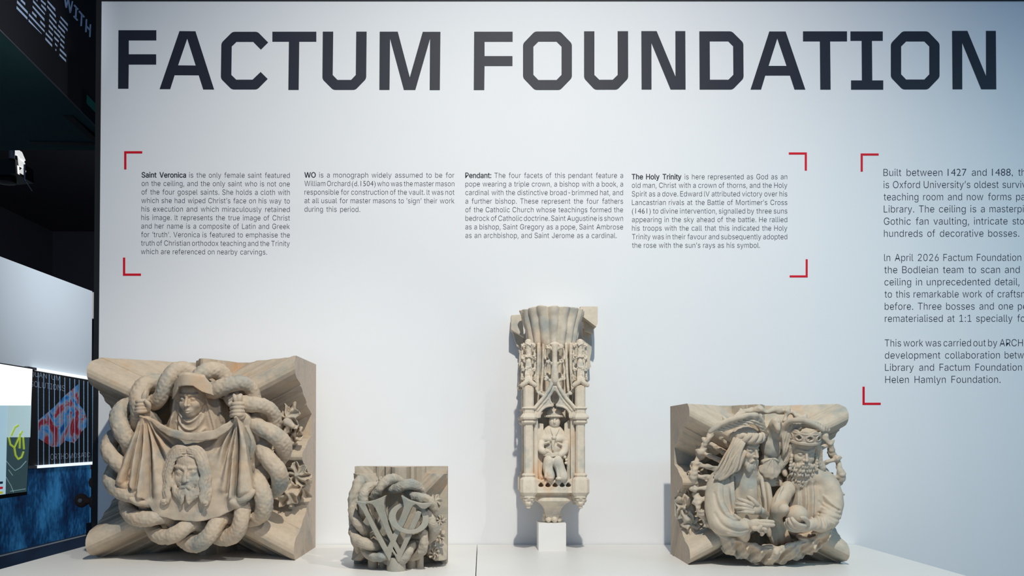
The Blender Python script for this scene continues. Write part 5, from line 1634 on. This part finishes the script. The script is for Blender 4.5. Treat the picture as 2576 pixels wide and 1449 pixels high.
    v.put([AX-.06, -.25, YZ(1207)], [AX+.06, -AD, YZ(1015)], niche, 0, 's')
    # jamb rolls
    for sx_ in (-1, 1):
        v.cone((AX+sx_*43.5*q, -.197, YZ(1046)), (AX+sx_*43.5*q, -.197, YZ(1206)), 2.6*q, None, .001)
        v.cone((AX+sx_*49*q, -.199, YZ(1046)), (AX+sx_*49*q, -.199, YZ(1206)), 2.6*q, None, .001)
    v.box((AX, -.165, YZ(1224)), (46*q, .041, 16*q), .001, .001)
    for k in range(6):
        x = 1354+k*16.6; v.ell((U(x, 1210, .2)[0], -.2, YZ(1209)), (9*q, 6*q, 4*q), .001)
    for x in (1361, 1378.5, 1396.5, 1414.5, 1430):
        X_ = float(U(x, 1221, .205)[0]); v.ell((X_, -.205, YZ(1221)), (6.6*q, .03, 4.6*q), .0012, 's')
        v.ell((X_, -.205, YZ(1217)), (3.5*q, .03, 3.2*q), .0012, 's')
    v.box((AX, -.165, YZ(1238)), (45*q, .042, 2.4*q), .001, .001)
    v.build('niche_body', st, root)
    v = Vol(np.array([AX-.075, -AD-.09, topz+.004]), np.array([AX+.075, -AD+.09, YZ(1236)]), .0016)
    zz = [topz+.004, YZ(1300), YZ(1290), YZ(1281), YZ(1271), YZ(1263.5), YZ(1262), YZ(1252), YZ(1247), YZ(1243), YZ(1236)]
    rr_ = [14*q, 19*q, 20.5*q, 24*q, 32*q, 43*q, 47*q, 46*q, 42*q, 43*q, 44*q]
    def corb(X, Y, Z):
        r = ((np.abs(X-AX))**5+(np.abs(Y+AD)*.78)**5)**.2
        return np.maximum((r-np.interp(Z, zz, rr_))*.8, np.maximum(Z-zz[-1], zz[0]-Z)).astype(np.float32)
    v.put([AX-.07, -AD-.08, zz[0]], [AX+.07, -AD+.08, zz[-1]], corb)
    v.build('corbel', st, root)
    v = Vol(np.array([AX-.05, -AD-.05, topz-.001]), np.array([AX+.05, -AD+.05, YZ(1284)]), .0013)
    for k in range(8):
        a = k*math.pi/4+.2; x, y = AX+17*q*math.sin(a), -AD-17*q*math.cos(a)
        v.ell((x, y, YZ(1300)), (8.5*q, 8.5*q, 6*q), .0015); v.ell((x*1.0+.004*math.sin(a), y-.004*math.cos(a), topz+8.5*q), (7.5*q, 7.5*q, 8.3*q), .0015)
    v.ell((AX, -AD, topz+12*q), (15*q, 15*q, 11.8*q), .002)
    v.bumps(.010, .0006, 4); v.build('leaf_cluster', st, root)
    # ---- throne sides and seated reader
    mb = MB(); mb.prism([U(x, y, .178) for x, y in ((1350,1064),(1367,1066),(1368,1110),(1362,1208),(1350,1208))], [0, .045, 0]); mb.build('throne_side', st, root)
    mb = MB(); mb.prism([U(x, y, .178) for x, y in ((1420,1066),(1431,1056.5),(1435,1064),(1437,1208),(1428,1208),(1420,1110))], [0, .045, 0]); mb.build('throne_side', st, root)
    v = PV(1346, 1018, 1444, 1212, .125, .228, .0011)
    E_, T_ = v.E, v.T
    E_(1392, 1094, .165, 28, 26, 16); T_([(1368,1093,.165,9),(1362,1112,.170,10)], .004); T_([(1414,1093,.165,9),(1423,1114,.170,10)], .004)
    E_(1392, 1126, .165, 26, 24, 16, .004)
    # cape hem
    E_(1391, 1104, .166, 35, 13, 19, .006)
    T_([(1357,1110,.172,2.4),(1368,1115,.184,2.4),(1382,1112,.190,2)], .003); T_([(1427,1113,.172,2.4),(1415,1119,.184,2.4),(1403,1114,.190,2)], .003)
    T_([(1394,1084,.16,11),(1395,1072,.165,9)], .004)
    E_(1395, 1061, .172, 14.5, 17, 14, .003)
    T_([(1395,1054,.186,2.2),(1395,1063,.190,2.8)], .003); E_(1390, 1057, .188, 3, 2, 3, .002, 's'); E_(1400, 1057, .188, 3, 2, 3, .002, 's'); T_([(1390,1069,.187,.8),(1400,1069,.187,.8)], .001, 's')
    T_([(1386,1079,.18,1.9),(1390,1090,.187,1.9),(1393.5,1099,.190,1.9)], .001); T_([(1405,1079,.18,1.9),(1400,1090,.187,1.9),(1394.5,1099,.190,1.9)], .001)
    E_(1393.5, 1101, .191, 5.8, 5.2, 5.5, .001); T_([(1393,1105,.188,4),(1390.5,1118,.188,3.6),(1391,1132,.190,2)], .0015)
    T_([(1361,1115,.178,8),(1360,1130,.188,8),(1371,1137,.200,6.5)], .003); E_(1375, 1134, .204, 6, 5.2, 5, .002)
    for k in range(3): T_([(1374+k*3,1130+k,.207,2),(1380+k*2,1136+k,.208,1.7)], .0008)
    T_([(1423,1118,.178,8),(1420,1134,.188,8.5),(1409,1144,.200,6.5)], .003)
    # robe over the knees and shins
    T_([(1381,1158,.202,13),(1378,1178,.200,12),(1384,1198,.206,12)], .003); T_([(1402,1160,.202,13),(1409,1180,.200,12),(1417,1200,.206,12)], .003)
    T_([(1380,1150,.175,15),(1381,1160,.19,13)], .004); T_([(1404,1152,.175,15),(1403,1162,.19,13)], .004)
    for x0_, x1_ in ((1375,1372), (1386,1389), (1400,1404), (1411,1420)):
        T_([(x0_,1166,.210,2.4),((x0_+x1_)/2,1184,.212,2.6),(x1_,1200,.215,2.6)], .0025)
    E_(1384, 1203, .214, 9, 4.2, 9, .002); E_(1405, 1204, .214, 8, 4, 9, .002)
    T_([(1358,1140,.17,4),(1356,1170,.172,4.5),(1360,1203,.178,6)], .003); T_([(1364,1200,.18,6),(1376,1205,.19,5)], .003)
    for x, y, r in ((1421,1150,4.4),(1425,1157,4),(1424,1165,4.2),(1419,1145,3)): E_(x, y, .195, r, r*.9, r, .001)
    body = v.build('figure_body', st, root)
    v = PV(1360, 1020, 1428, 1056, .12, .215, .001)
    v.E(1394, 1047.5, .168, 26, 3.6, 21); v.E(1394, 1041, .168, 20, 9, 17, .003); v.E(1394, 1034, .168, 17, 6, 14, .003)
    v.T([(1393,1031,.168,3.2),(1393,1026.5,.168,2)], .0015)
    for k in range(9):
        a = -1.2+k*.3; v.E(1394+23*math.sin(a), 1047, .168+18*q*math.cos(a), 4.5, 3, 4.5, .0012)
    v.build('hat', st, body)
    v = PV(1360, 1134, 1416, 1154, .17, .23, .001)
    sheet(v, [(1367,1142),(1373,1138.5),(1405,1140),(1411,1143),(1409,1149),(1398,1148),(1389,1149.5),(1378,1149),(1365,1146)], lambda u, w_: .216 - .0008*np.abs(u-1388) + 0*w_, .035, .2, .001)
    v.build('open_book', st, root)
pendant()
